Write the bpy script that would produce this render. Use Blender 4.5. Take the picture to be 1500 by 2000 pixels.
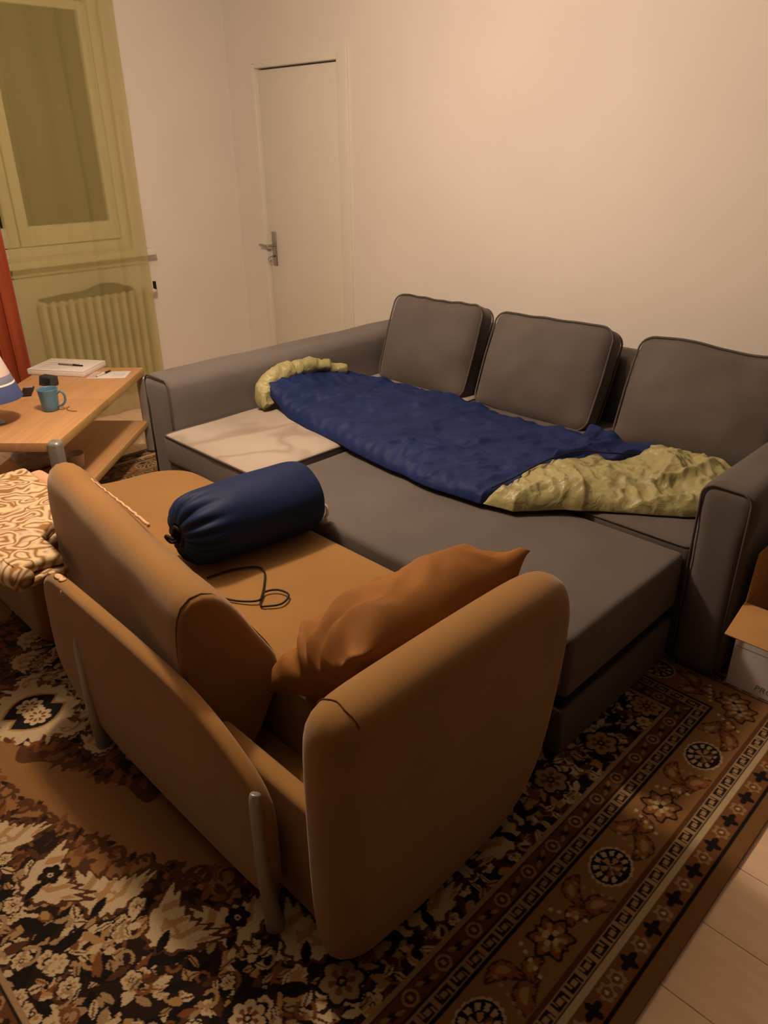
import bpy, bmesh, math, random
import numpy as np
from mathutils import Matrix, Vector, noise

for o in list(bpy.data.objects):
    bpy.data.objects.remove(o, do_unlink=True)
S = bpy.context.scene
COL = S.collection
random.seed(4)

# ------------------------------------------------------------------ camera
cam_d = bpy.data.cameras.new('camera')
cam = bpy.data.objects.new('camera', cam_d)
COL.objects.link(cam)
def cam_axes(p, y, r):
    cy, sy, cp, sp = math.cos(y), math.sin(y), math.cos(p), math.sin(p)
    f = Vector((sy*cp, cy*cp, -sp)); rt = Vector((cy, -sy, 0)); up = rt.cross(f)
    c, s = math.cos(r), math.sin(r)
    return c*rt + s*up, -s*rt + c*up, -f
ax = cam_axes(0.45687124, -0.78675209, -0.00978985)
m = Matrix((ax[0], ax[1], ax[2])).transposed().to_4x4()
m.translation = Vector((0, 0, 1.6))
cam.matrix_world = m
cam_d.sensor_fit = 'VERTICAL'
cam_d.sensor_height = 24.0
cam_d.lens = 1467.134/2000*24.0
cam_d.clip_start = 0.02
S.camera = cam

# ------------------------------------------------------------------ world, lamp, exposure
W = bpy.data.worlds.new('night'); S.world = W
W.use_nodes = True
W.node_tree.nodes['Background'].inputs[0].default_value = (0.010, 0.012, 0.02, 1)
W.node_tree.nodes['Background'].inputs[1].default_value = 0.3
LAMP = (-2.32, 1.24, 2.20)
ld = bpy.data.lights.new('ceiling_bulb_light', 'POINT')
ld.energy = 118
ld.color = (1.0, 0.72, 0.51)
ld.shadow_soft_size = 0.09
lo = bpy.data.objects.new('ceiling_bulb_light', ld); COL.objects.link(lo)
lo.location = LAMP
S.view_settings.view_transform = 'Standard'
S.view_settings.look = 'None'
S.view_settings.exposure = 0.0
S.view_settings.gamma = 1.0
S.view_settings.use_curve_mapping = False

# ------------------------------------------------------------------ helpers
def tag(o, label=None, cat=None, group=None, kind=None):
    if label: o['label'] = label
    if cat: o['category'] = cat
    if group: o['group'] = group
    if kind: o['kind'] = kind
    return o

def empty(name, loc=(0, 0, 0), rz=0.0):
    o = bpy.data.objects.new(name, None); COL.objects.link(o)
    o.empty_display_size = 0.1
    o.location = loc; o.rotation_euler = (0, 0, rz)
    return o

def mobj(name, verts, faces, mat, parent=None, smooth=True, sharp=None):
    """verts in the parent's local space"""
    me = bpy.data.meshes.new(name)
    me.from_pydata([tuple(v) for v in verts], [], [tuple(f) for f in faces])
    me.validate()
    bm = bmesh.new(); bm.from_mesh(me)
    bmesh.ops.recalc_face_normals(bm, faces=bm.faces)
    bm.to_mesh(me); bm.free()
    if smooth:
        me.polygons.foreach_set('use_smooth', [True]*len(me.polygons))
        if sharp is not None and hasattr(me, 'set_sharp_from_angle'):
            me.set_sharp_from_angle(angle=math.radians(sharp))
    o = bpy.data.objects.new(name, me); COL.objects.link(o)
    me.materials.append(mat)
    if parent: o.parent = parent
    return o

def wobj(name, verts, faces, mat, parent=None, **k):
    """verts given in world space, parent may be an un-rotated or rotated empty"""
    if parent is not None:
        chain = Matrix.Identity(4)
        q = parent
        while q is not None:
            chain = Matrix.LocRotScale(q.location, q.rotation_euler, q.scale) @ chain
            q = q.parent
        inv = chain.inverted()
        verts = [inv @ Vector(v) for v in verts]
    return mobj(name, verts, faces, mat, parent, **k)

def nodes1(h, r, n, k=4):
    r = min(r, h*0.999)
    a = np.linspace(-h, -h+r, k+1)
    b = np.linspace(-h+r, h-r, n+1)
    c = np.linspace(h-r, h, k+1)
    return np.concatenate([a[:-1], b, c[1:]])

def rbox(size, r=0.02, n=(4, 4, 4), k=3):
    """rounded box as numpy verts centred at the origin, plus faces"""
    h = np.array(size)/2.0
    r = min(r, h.min()*0.999)
    N = [nodes1(h[i], r, n[i], k) for i in range(3)]
    idx = {}; V = []; F = []
    def vid(i, j, l):
        key = (i, j, l)
        if key not in idx:
            idx[key] = len(V); V.append((N[0][i], N[1][j], N[2][l]))
        return idx[key]
    L = [len(x)-1 for x in N]
    for l in (0, L[2]):
        for i in range(L[0]):
            for j in range(L[1]):
                F.append((vid(i, j, l), vid(i+1, j, l), vid(i+1, j+1, l), vid(i, j+1, l)))
    for j in (0, L[1]):
        for i in range(L[0]):
            for l in range(L[2]):
                F.append((vid(i, j, l), vid(i+1, j, l), vid(i+1, j, l+1), vid(i, j, l+1)))
    for i in (0, L[0]):
        for j in range(L[1]):
            for l in range(L[2]):
                F.append((vid(i, j, l), vid(i, j+1, l), vid(i, j+1, l+1), vid(i, j, l+1)))
    V = np.array(V)
    q = np.clip(V, -(h-r), h-r)
    d = V-q
    ln = np.linalg.norm(d, axis=1, keepdims=True); ln[ln == 0] = 1
    return q + r*d/ln, F

def box_range(x, y, z, r=0.02, n=(4, 4, 4), k=3):
    v, f = rbox((x[1]-x[0], y[1]-y[0], z[1]-z[0]), r, n, k)
    return v + np.array([(x[0]+x[1])/2, (y[0]+y[1])/2, (z[0]+z[1])/2]), f

def join(parts):
    V = []; F = []; o = 0
    for v, f in parts:
        V += [tuple(p) for p in v]
        F += [tuple(i+o for i in q) for q in f]
        o += len(v)
    return V, F

def tube(pts, r, closed=False, n=8, taper=None):
    P = [Vector(p) for p in pts]
    V = []; F = []
    m_ = len(P)
    up = None
    for i, p in enumerate(P):
        if closed: t = P[(i+1) % m_]-P[i-1]
        else: t = P[min(i+1, m_-1)]-P[max(i-1, 0)]
        t.normalize()
        if up is None:
            up = Vector((0, 0, 1)) if abs(t.z) < .9 else Vector((1, 0, 0))
        a = (up - t*up.dot(t))
        if a.length < 1e-6: a = t.orthogonal()
        a.normalize(); b = t.cross(a); up = a
        rr = r if taper is None else r*taper(i/(m_-1))
        for k in range(n):
            an = 2*math.pi*k/n
            V.append(p + a*math.cos(an)*rr + b*math.sin(an)*rr)
    R_ = m_ if closed else m_-1
    for i in range(R_):
        j = (i+1) % m_
        for k in range(n):
            F.append((i*n+k, i*n+(k+1) % n, j*n+(k+1) % n, j*n+k))
    if not closed:
        F.append(tuple(range(n))); F.append(tuple((m_-1)*n+k for k in range(n)))
    return V, F

def smooth_path(pts, per=8, closed=False):
    P = [Vector(p) for p in pts]; out = []
    n = len(P)
    rng = n if closed else n-1
    for i in range(rng):
        if closed: a, b, c, d = P[i-1], P[i], P[(i+1) % n], P[(i+2) % n]
        else: a, b, c, d = P[max(i-1, 0)], P[i], P[i+1], P[min(i+2, n-1)]
        for k in range(per):
            t = k/per
            out.append(0.5*((2*b)+(c-a)*t+(2*a-5*b+4*c-d)*t*t+(3*b-a-3*c+d)*t**3))
    if not closed: out.append(P[-1])
    return out

def lathe(prof, n=32, cap=True):
    V = []; F = []
    for r, z in prof:
        for k in range(n):
            a = 2*math.pi*k/n
            V.append((r*math.cos(a), r*math.sin(a), z))
    for i in range(len(prof)-1):
        for k in range(n):
            F.append((i*n+k, i*n+(k+1) % n, (i+1)*n+(k+1) % n, (i+1)*n+k))
    if cap:
        F.append(tuple(range(n))); F.append(tuple((len(prof)-1)*n+k for k in range(n)))
    return V, F

def prism(outline, h0, h1, r0, r1, axis='z', k=6, sub=1, flatcap=False):
    """2D outline (CCW) extruded between h0 and h1 with edges rounded by r0 / r1"""
    P = np.array(outline, float); n = len(P)
    if np.sum(P[:, 0]*np.roll(P[:, 1], -1)-np.roll(P[:, 0], -1)*P[:, 1]) < 0: P = P[::-1].copy()
    def uni(Q):
        R_ = np.vstack([Q, Q[:1]])
        L_ = np.concatenate([[0], np.cumsum(np.linalg.norm(np.diff(R_, axis=0), axis=1))])
        t = np.linspace(0, L_[-1], len(Q), endpoint=False)
        return np.stack([np.interp(t, L_, R_[:, 0]), np.interp(t, L_, R_[:, 1])], 1)
    def inset(d):
        Q = P.copy(); steps = max(1, int(math.ceil(d/.006)))
        for _ in range(steps if d > 0 else 0):
            tn = np.roll(Q, -1, 0)-np.roll(Q, 1, 0)
            nn_ = np.stack([tn[:, 1], -tn[:, 0]], 1); nn_ /= np.maximum(np.linalg.norm(nn_, axis=1, keepdims=True), 1e-9)
            Q = Q-nn_*(d/steps)
            Q = uni(Q*.7+.15*(np.roll(Q, 1, 0)+np.roll(Q, -1, 0)))
        return Q
    rings = []
    for i in range(k+1):
        a = math.pi/2*i/k
        rings.append((r0*(1-math.sin(a)), h0+r0*(1-math.cos(a))))
    for i in range(1, sub): rings.append((0, h0+r0+(h1-r1-h0-r0)*i/sub))
    for i in range(k+1):
        a = math.pi/2*i/k
        rings.append((r1*(1-math.cos(a)), h1-r1+r1*math.sin(a)))
    V = []; F = []
    for ins, h in rings:
        Q = inset(ins)
        for q in Q:
            V.append((q[0], q[1], h) if axis == 'z' else (h, q[0], q[1]))
    for i in range(len(rings)-1):
        for j in range(n):
            F.append((i*n+j, i*n+(j+1) % n, (i+1)*n+(j+1) % n, (i+1)*n+j))
    if flatcap:
        F.append(tuple(range(n))); F.append(tuple((len(rings)-1)*n+j for j in range(n)))
        return V, F
    for first, ring0 in ((True, 0), (False, len(rings)-1)):
        prev = ring0*n
        base = [Vector(V[prev+j]) for j in range(n)]
        c = sum(base, Vector())/n
        for sc in (.82, .62, .40, .18):
            st = len(V)
            dm = .006*(1-sc*sc)*(-1 if first else 1)
            for p in base:
                q_ = c+(p-c)*sc
                V.append((q_.x, q_.y, q_.z+dm) if axis == 'z' else (q_.x+dm, q_.y, q_.z))
            for j in range(n): F.append((prev+j, prev+(j+1) % n, st+(j+1) % n, st+j))
            prev = st
        F.append(tuple(prev+j for j in range(n)))
    return V, F

def resample(pts, step, closed=True):
    P = np.array(list(pts)+[pts[0]], float)
    L_ = np.concatenate([[0], np.cumsum(np.linalg.norm(np.diff(P, axis=0), axis=1))])
    n_ = max(8, int(round(L_[-1]/step)))
    t = np.linspace(0, L_[-1], n_, endpoint=False)
    return list(zip(np.interp(t, L_, P[:, 0]).tolist(), np.interp(t, L_, P[:, 1]).tolist()))

def chaikin(pts, it=2):
    for _ in range(it):
        o = []
        for i in range(len(pts)):
            a, b = pts[i], pts[(i+1) % len(pts)]
            o.append((a[0]*.75+b[0]*.25, a[1]*.75+b[1]*.25))
            o.append((a[0]*.25+b[0]*.75, a[1]*.25+b[1]*.75))
        pts = o
    return pts

def nz(v, s, seed=0.0):
    return noise.noise(Vector((v[0]*s+seed, v[1]*s+seed*1.7, v[2]*s-seed)))

# ------------------------------------------------------------------ materials
def mat(name, col, col2=None, rough=0.8, nscale=6.0, detail=4.0, contrast=(0.35, 0.65), bump=0.15, bscale=400.0,
        metal=0.0, spec=0.3, sheen=0.0, wave=None, stretch=(1, 1, 1), crease=0.0, cscale=14.0):
    mt = bpy.data.materials.new(name); mt.use_nodes = True
    nt = mt.node_tree; N = nt.nodes; L = nt.links
    b = N['Principled BSDF']
    b.inputs['Roughness'].default_value = rough
    b.inputs['Metallic'].default_value = metal
    b.inputs['Specular IOR Level'].default_value = spec
    if sheen:
        b.inputs['Sheen Weight'].default_value = sheen
        b.inputs['Sheen Roughness'].default_value = 0.5
    tc = N.new('ShaderNodeTexCoord'); mp = N.new('ShaderNodeMapping')
    mp.inputs['Scale'].default_value = stretch
    L.new(tc.outputs['Object'], mp.inputs['Vector'])
    if col2 is None: col2 = tuple(c*0.82 for c in col)
    nn = N.new('ShaderNodeTexNoise'); nn.inputs['Scale'].default_value = nscale; nn.inputs['Detail'].default_value = detail
    L.new(mp.outputs[0], nn.inputs['Vector'])
    cr = N.new('ShaderNodeValToRGB')
    cr.color_ramp.elements[0].position = contrast[0]; cr.color_ramp.elements[0].color = (*col2, 1)
    cr.color_ramp.elements[1].position = contrast[1]; cr.color_ramp.elements[1].color = (*col, 1)
    L.new(nn.outputs['Fac'], cr.inputs[0]); L.new(cr.outputs[0], b.inputs['Base Color'])
    last = None
    if bump:
        bn = N.new('ShaderNodeTexNoise'); bn.inputs['Scale'].default_value = bscale; bn.inputs['Detail'].default_value = 2
        L.new(tc.outputs['Object'], bn.inputs['Vector'])
        bp = N.new('ShaderNodeBump'); bp.inputs['Strength'].default_value = bump; bp.inputs['Distance'].default_value = 0.002
        L.new(bn.outputs['Fac'], bp.inputs['Height']); last = bp
    if crease:
        c = N.new('ShaderNodeTexNoise'); c.inputs['Scale'].default_value = cscale; c.inputs['Detail'].default_value = 3
        c.inputs['Distortion'].default_value = 0.6
        L.new(tc.outputs['Object'], c.inputs['Vector'])
        bp = N.new('ShaderNodeBump'); bp.inputs['Strength'].default_value = crease; bp.inputs['Distance'].default_value = 0.02
        L.new(c.outputs['Fac'], bp.inputs['Height'])
        if last: L.new(last.outputs[0], bp.inputs['Normal'])
        last = bp
    if last: L.new(last.outputs[0], b.inputs['Normal'])
    return mt

MT = {}
MT['wall'] = mat('painted_wall', (.78, .75, .715), (.75, .72, .685), rough=.7, nscale=2, bump=.06, bscale=160)
MT['wall_dk'] = mat('unseen_wall_low_bounce', (.12, .082, .055), (.10, .07, .045), rough=.85, nscale=3, bump=.1)  # invented dark brown for the unseen walls, so less light bounces back
MT['ceil'] = mat('ceiling_paint', (.70, .68, .64), rough=.85, bump=.05)
MT['door'] = mat('door_paint', (.76, .745, .68), (.74, .72, .66), rough=.45, nscale=3, bump=.03, bscale=90)
MT['white'] = mat('white_gloss_paint', (.78, .77, .72), (.74, .73, .68), rough=.4, bump=.02)
MT['grey'] = mat('grey_sofa_fabric', (.118, .104, .098), (.098, .085, .080), rough=.9, nscale=3.5, bump=.35, bscale=700, sheen=.15)
MT['grey_arm'] = mat('faded_grey_fabric', (.165, .146, .140), (.130, .115, .110), rough=.9, nscale=2.5, bump=.35, bscale=700, sheen=.2)
MT['cushion'] = mat('grey_cushion_fabric', (.128, .110, .103), (.104, .088, .082), rough=.9, nscale=4, bump=.35, bscale=700, sheen=.15, crease=.12, cscale=7)
MT['piping'] = mat('grey_piping', (.105, .092, .084), rough=.85, bump=.1)
MT['dark'] = mat('gap_shade_and_zip_black', (.012, .011, .011), rough=.95, bump=.05)  # zip colour, also the painted shade in the drawer gap
MT['brown'] = mat('brown_sofa_fabric', (.290, .150, .036), (.255, .130, .030), rough=.88, nscale=3, bump=.3, bscale=650, sheen=.25)
MT['brown_dk'] = mat('brown_seam', (.12, .055, .014), rough=.9, bump=.1)
MT['pillow'] = mat('ochre_brown_pillow_fabric', (.27, .115, .022), (.22, .09, .017), rough=.8, nscale=4, bump=.25, bscale=650, crease=.15, cscale=9)
MT['navy'] = mat('navy_quilted_nylon', (.013, .027, .118), (.010, .021, .095), rough=.6, nscale=5, bump=.1, bscale=300, spec=.18, crease=.35, cscale=16, stretch=(1, 2, 1))
MT['navy2'] = mat('navy_stuff_sack_nylon', (.008, .021, .078), (.007, .017, .064), rough=.6, nscale=5, bump=.15, bscale=400, spec=.18, crease=.1)
MT['olive'] = mat('olive_nylon', (.38, .355, .17), (.31, .29, .13), rough=.42, nscale=7, bump=.1, bscale=300, spec=.4, crease=.5, cscale=20)
MT['black'] = mat('black_plastic', (.012, .012, .013), rough=.4, bump=.02)
MT['black_cord'] = mat('black_cord', (.008, .008, .009), rough=.6, bump=.05)
MT['silver'] = mat('matt_silver_metal', (.42, .41, .39), (.36, .35, .33), rough=.42, metal=.55, bump=.05, bscale=200)
MT['steel'] = mat('brushed_steel', (.45, .43, .39), (.36, .34, .31), rough=.35, metal=.9, bump=.05)
MT['glass_dark'] = mat('night_window_glass', (.035, .034, .032), rough=.08, bump=0, spec=.5)
MT['wood'] = mat('beech_laminate', (.60, .345, .165), (.53, .295, .135), rough=.42, nscale=5, detail=6, bump=.05, bscale=90, stretch=(.6, 9, 9))
MT['wood_edge'] = mat('beech_edge_band', (.56, .36, .13), (.50, .31, .11), rough=.5, nscale=5, bump=.05, stretch=(.6, 9, 9))
MT['plank'] = mat('pale_laminate_plank', (.84, .63, .43), (.76, .56, .37), rough=.38, nscale=4, detail=6, bump=.03, bscale=120, stretch=(.5, 7, 1))
MT['paper'] = mat('white_paper', (.78, .75, .72), (.74, .71, .68), rough=.7, bump=.03)
MT['print'] = mat('grey_print', (.45, .43, .43), rough=.7, bump=0)
MT['red_print'] = mat('pink_print', (.70, .52, .49), rough=.7, bump=0)
MT['mug'] = mat('teal_blue_glaze', (.105, .245, .36), (.09, .215, .32), rough=.28, bump=.02, spec=.5)
MT['blue_shade'] = mat('blue_cloth', (.060, .085, .23), (.05, .072, .20), rough=.8, bump=.2)
MT['grey_shade'] = mat('grey_blue_cloth', (.20, .22, .31), rough=.8, bump=.2)
MT['cream_shade'] = mat('cream_cloth', (.70, .58, .52), rough=.8, bump=.2)
MT['red'] = mat('rust_red_drape', (.36, .075, .025), (.27, .050, .016), rough=.75, nscale=3, bump=.15, bscale=350, stretch=(3, 8, .6))
MT['radiator'] = mat('radiator_enamel', (.74, .72, .66), rough=.4, bump=.02)
MT['card'] = mat('brown_cardboard', (.48, .27, .10), (.42, .23, .085), rough=.85, nscale=7, bump=.12, bscale=120)
MT['card_white'] = mat('white_coated_cardboard', (.66, .64, .64), (.62, .60, .60), rough=.6, nscale=5, bump=.03)
MT['worn'] = mat('exposed_foam', (.72, .50, .34), (.55, .36, .22), rough=.95, nscale=60, bump=.4)
MT['garment'] = mat('dark_knit', (.055, .05, .05), rough=.95, bump=.4)
MT['clear'] = mat('translucent_plastic', (.62, .55, .50), rough=.35, bump=.05)
MT['cable_white'] = mat('white_cable', (.72, .70, .66), rough=.5, bump=.02)
MT['ink'] = mat('grey_ink', (.20, .19, .19), rough=.8, bump=0)
MT['strand'] = mat('brown_strand', (.24, .13, .05), rough=.7, bump=0)

def stained_mat():
    mt = mat('stained_faded_seat_fabric', (.43, .375, .315), (.33, .28, .225), rough=.92, nscale=3.0, contrast=(.35, .65), bump=.35, bscale=700, sheen=.2)
    nt = mt.node_tree; N = nt.nodes; L = nt.links
    b = N['Principled BSDF']
    src = b.inputs['Base Color'].links[0].from_socket
    tc = N.new('ShaderNodeTexCoord')
    st = N.new('ShaderNodeTexNoise'); st.inputs['Scale'].default_value = 2.3; st.inputs['Detail'].default_value = 2; st.inputs['Distortion'].default_value = .5
    L.new(tc.outputs['Object'], st.inputs['Vector'])
    # drying rings: a thin band of the noise
    r = N.new('ShaderNodeValToRGB')
    e = r.color_ramp.elements
    e[0].position = .54; e[0].color = (0, 0, 0, 1)
    e[1].position = .64; e[1].color = (0, 0, 0, 1)
    q = e.new(.60); q.color = (1, 1, 1, 1)
    L.new(st.outputs['Fac'], r.inputs[0])
    mx = N.new('ShaderNodeMix'); mx.data_type = 'RGBA'
    ml = N.new('ShaderNodeMath'); ml.operation = 'MULTIPLY'; ml.inputs[1].default_value = .45
    L.new(r.outputs[0], ml.inputs[0]); L.new(ml.outputs[0], mx.inputs[0])
    L.new(src, mx.inputs[6]); mx.inputs[7].default_value = (.17, .125, .085, 1)
    L.new(mx.outputs[2], b.inputs['Base Color'])
    return mt
MT['stained'] = stained_mat()

def sheer_mat():
    mt = bpy.data.materials.new('sheer_lime_voile'); mt.use_nodes = True
    nt = mt.node_tree; N = nt.nodes; L = nt.links
    N.remove(N['Principled BSDF']); out = N['Material Output']
    d = N.new('ShaderNodeBsdfDiffuse'); d.inputs[0].default_value = (.58, .52, .22, 1)
    t = N.new('ShaderNodeBsdfTranslucent'); t.inputs[0].default_value = (.58, .52, .22, 1)
    a = N.new('ShaderNodeMixShader'); a.inputs[0].default_value = .25
    L.new(d.outputs[0], a.inputs[1]); L.new(t.outputs[0], a.inputs[2])
    tr = N.new('ShaderNodeBsdfTransparent'); tr.inputs[0].default_value = (.92, .90, .74, 1)
    mx = N.new('ShaderNodeMixShader'); mx.inputs[0].default_value = .46
    L.new(tr.outputs[0], mx.inputs[1]); L.new(a.outputs[0], mx.inputs[2]); L.new(mx.outputs[0], out.inputs[0])
    return mt
MT['sheer'] = sheer_mat()

def blanket_mat():
    mt = mat('paisley_blanket_print', (.66, .47, .23), (.50, .32, .13), rough=.85, nscale=9, bump=.4, bscale=420)
    nt = mt.node_tree; N = nt.nodes; L = nt.links; b = N['Principled BSDF']
    tc = N.new('ShaderNodeTexCoord')
    dn = N.new('ShaderNodeTexNoise'); dn.inputs['Scale'].default_value = 9; dn.inputs['Detail'].default_value = 1
    L.new(tc.outputs['Object'], dn.inputs['Vector'])
    mxv = N.new('ShaderNodeMix'); mxv.data_type = 'VECTOR'; mxv.inputs[0].default_value = .13
    L.new(tc.outputs['Object'], mxv.inputs[4]); L.new(dn.outputs['Color'], mxv.inputs[5])
    v = N.new('ShaderNodeTexVoronoi'); v.inputs['Scale'].default_value = 13
    L.new(mxv.outputs[1], v.inputs['Vector'])
    sn = N.new('ShaderNodeMath'); sn.operation = 'MULTIPLY'; sn.inputs[1].default_value = 24
    L.new(v.outputs['Distance'], sn.inputs[0])
    si = N.new('ShaderNodeMath'); si.operation = 'SINE'; L.new(sn.outputs[0], si.inputs[0])
    cr = N.new('ShaderNodeValToRGB'); e = cr.color_ramp.elements
    e[0].position = 0.10; e[0].color = (.30, .155, .05, 1)
    e[1].position = .95; e[1].color = (.74, .56, .30, 1)
    q = e.new(.35); q.color = (.58, .38, .15, 1)
    q = e.new(.62); q.color = (.50, .44, .40, 1)
    mr = N.new('ShaderNodeMapRange'); mr.inputs[1].default_value = -1; mr.inputs[2].default_value = 1
    L.new(si.outputs[0], mr.inputs[0]); L.new(mr.outputs[0], cr.inputs[0])
    L.new(cr.outputs[0], b.inputs['Base Color'])
    return mt
MT['blanket'] = blanket_mat()
MT['blanket_pink'] = mat('peach_blanket_border', (.72, .42, .27), (.66, .36, .22), rough=.85, bump=.4, bscale=420)

# ------------------------------------------------------------------ room shell
XL, XR, YB, YF, ZC = -4.787, 1.30, 3.35, -1.70, 2.55
def slab(x, y, z):
    v = [(a, b, c) for a in x for b in y for c in z]
    f = [(0, 1, 3, 2), (4, 6, 7, 5), (0, 4, 5, 1), (2, 3, 7, 6), (0, 2, 6, 4), (1, 5, 7, 3)]
    return v, f
def struct(name, parts, m_, label=None):
    o = mobj(name, *join(parts), m_, smooth=False)
    return tag(o, label=label, kind='structure')

floor = struct('floor', [slab((XL, XR), (YF, YB), (-.10, -.010))], MT['plank'], 'pale laminate floor showing beside the rug')
struct('ceiling', [slab((XL-.1, XR+.1), (YF-.1, YB+.1), (ZC, ZC+.1))], MT['ceil'], 'plain off-white ceiling')
DX0, DX1, DZ = -4.489, -3.695, 2.028
struct('wall_back', [slab((XL-.1, DX0-.03), (YB, YB+.12), (-.1, ZC)), slab((DX1+.03, XR+.1), (YB, YB+.12), (-.1, ZC)),
                     slab((DX0-.03, DX1+.03), (YB, YB+.12), (DZ+.03, ZC)), slab((DX0-.03, DX1+.03), (YB+.07, YB+.12), (-.1, DZ+.03))],
       MT['wall'], 'cream painted wall behind the grey sofa')
WY0, WY1, WZ0, WZ1 = 1.10, 2.50, 1.00, 2.38
struct('wall_left', [slab((XL-.22, XL), (YF, WY0), (-.1, ZC)), slab((XL-.22, XL), (WY1, YB), (-.1, ZC)),
                     slab((XL-.22, XL), (WY0, WY1), (-.1, WZ0)), slab((XL-.22, XL), (WY0, WY1), (WZ1, ZC))],
       MT['wall'], 'cream painted wall with the curtained window')
struct('wall_right', [slab((XR, XR+.1), (YF, YB), (-.1, ZC))], MT['wall_dk'], 'unseen right wall, made dark brown to cut bounced light')
struct('wall_front', [slab((XL-.1, XR+.1), (YF-.1, YF), (-.1, ZC))], MT['wall_dk'], 'unseen wall behind the viewer, made dark brown to cut bounced light')
struct('baseboard_back', [slab((DX1+.09, XR), (YB-.012, YB), (0, .07)), slab((XL, DX0-.07), (YB-.012, YB), (0, .07))], MT['white'], 'low white skirting on the sofa wall')
struct('baseboard_left', [slab((XL, XL+.012), (YF, YB-.012), (0, .07))], MT['white'], 'low white skirting under the window')

# planks: 20 cm rows along x
def plank_mesh(L_, w=.1985, t=.012):
    h = .0012
    v = []
    for z, i in ((-t, 0), (-h, 0), (0, h)):
        v += [(i, i, z), (L_-i, i, z), (L_-i, w-i, z), (i, w-i, z)]
    f = [(0, 1, 5, 4), (1, 2, 6, 5), (2, 3, 7, 6), (3, 0, 4, 7), (4, 5, 9, 8), (5, 6, 10, 9), (6, 7, 11, 10), (7, 4, 8, 11), (8, 9, 10, 11), (3, 2, 1, 0)]
    return v, f
pm = {}
row = 0
y = -1.70
rows = []
while y < YB-.01:
    rows.append(y); y += .2
for ri, y0 in enumerate(rows):
    w = min(.1985, YB-y0)
    x = XL + .002
    first = True
    off = [.55, .12, .38, .62][ri % 4]
    while x < XR-.05:
        Lp = off if first else 1.26
        first = False
        Lp = min(Lp, XR-.001-x)
        key = (round(Lp, 3), round(w, 4))
        if key not in pm:
            v, f = plank_mesh(Lp-.0015, w)
            me = bpy.data.meshes.new('plank'); me.from_pydata(v, [], f); me.materials.append(MT['plank']); pm[key] = me
        o = bpy.data.objects.new('plank', pm[key]); COL.objects.link(o)
        o.location = (x, y0+.0008, 0); o.parent = floor
        x += Lp

# door in the back wall
door = empty('door_1', (DX0, YB+.03, 0)); tag(door, 'plain cream flush door with a steel handle', kind='structure')
v, f = box_range((DX0+.004, DX1-.004), (YB+.022, YB+.062), (.008, DZ-.006), r=.003, n=(1, 1, 1), k=1)
wobj('door_leaf', v, f, MT['door'], door)
hp = empty('door_handle', (0, 0, 0)); hp.parent = door
v, f = box_range((-4.452, -4.410), (YB+.012, YB+.022), (.83, 1.055), r=.003, n=(1, 1, 1), k=1)
wobj('handle_plate', v, f, MT['steel'], hp)
v, f = tube(smooth_path([(-4.428, YB+.014, .965), (-4.428, YB-.025, .965), (-4.432, YB-.043, .965), (-4.455, YB-.048, .966), (-4.495, YB-.046, .968), (-4.515, YB-.044, .968)], 6), .009, n=10)
wobj('lever', v, f, MT['steel'], hp)
v, f = tube([(-4.428, YB+.014, .895), (-4.428, YB-.012, .895), (-4.428, YB-.014, .895)], .007, n=10)
wobj('key_cylinder', v, f, MT['steel'], hp)
v, f = tube(smooth_path([(-4.428, YB-.012, .895), (-4.43, YB-.03, .893), (-4.44, YB-.036, .875), (-4.428, YB-.034, .862), (-4.418, YB-.034, .876), (-4.428, YB-.03, .893)], 5), .003, n=6)
wobj('key', v, f, MT['steel'], hp)
trim = empty('trim_1', (DX0, YB, 0)); tag(trim, 'narrow cream casing around the flush door', kind='structure')
for nm, xr, zr, pr in (('casing_jamb', (DX0-.045, DX0+.002), (0, DZ+.025), .012), ('casing_jamb', (DX1-.002, DX1+.085), (0, DZ+.065), .016),
                       ('casing_head', (DX0+.002, DX1-.002), (DZ+.003, DZ+.045), .012)):
    v, f = box_range(xr, (YB-pr, YB+.06), zr, r=.004, n=(1, 1, 1), k=2)
    wobj(nm, v, f, MT['door'], trim)

# window
win = empty('window_1', (XL, 1.8, WZ0)); tag(win, 'white framed window dark with night behind the curtain', kind='structure')
def wbox(nm, x, y, z, m_, par=win, r=.004):
    v, f = box_range(x, y, z, r=r, n=(1, 1, 1), k=1); return wobj(nm, v, f, m_, par)
FX = (XL-.10, XL-.03)
wbox('frame_stile', FX, (WY0, WY0+.06), (WZ0, WZ1), MT['white'])
wbox('frame_stile', FX, (WY1-.06, WY1), (WZ0, WZ1), MT['white'])
wbox('frame_rail', FX, (WY0+.06, WY1-.06), (WZ0, WZ0+.06), MT['white'])
wbox('frame_rail', FX, (WY0+.06, WY1-.06), (WZ1-.04, WZ1), MT['white'])
def sash(y0, y1):
    s_ = wbox('sash', (XL-.085, XL-.015), (y0, y0+.06), (WZ0+.065, WZ1-.045), MT['white'])
    for yy, zz in (((y1-.06, y1), (WZ0+.065, WZ1-.045)), ((y0+.06, y1-.06), (WZ0+.065, 1.175)), ((y0+.06, y1-.06), (WZ1-.09, WZ1-.045))):
        v, f = box_range((XL-.085, XL-.015), yy, zz, r=.004, n=(1, 1, 1), k=1); mobj('sash_bar', v, f, MT['white'], s_)
    v, f = box_range((XL-.055, XL-.047), (y0+.055, y1-.055), (1.17, WZ1-.085), r=.001, n=(1, 1, 1), k=1)
    mobj('pane', v, f, MT['glass_dark'], s_)
    s_.location = (0, 0, 0)
    return s_
def fix_children(par):
    # children were made in world coordinates: move them to the parent's space
    for c in par.children:
        pass
win.location = (0, 0, 0)
for c in list(win.children):
    for vv in c.data.vertices: vv.co += Vector((XL, 1.8, WZ0))
sash(1.17, 1.79); sash(1.80, 2.43)
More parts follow.
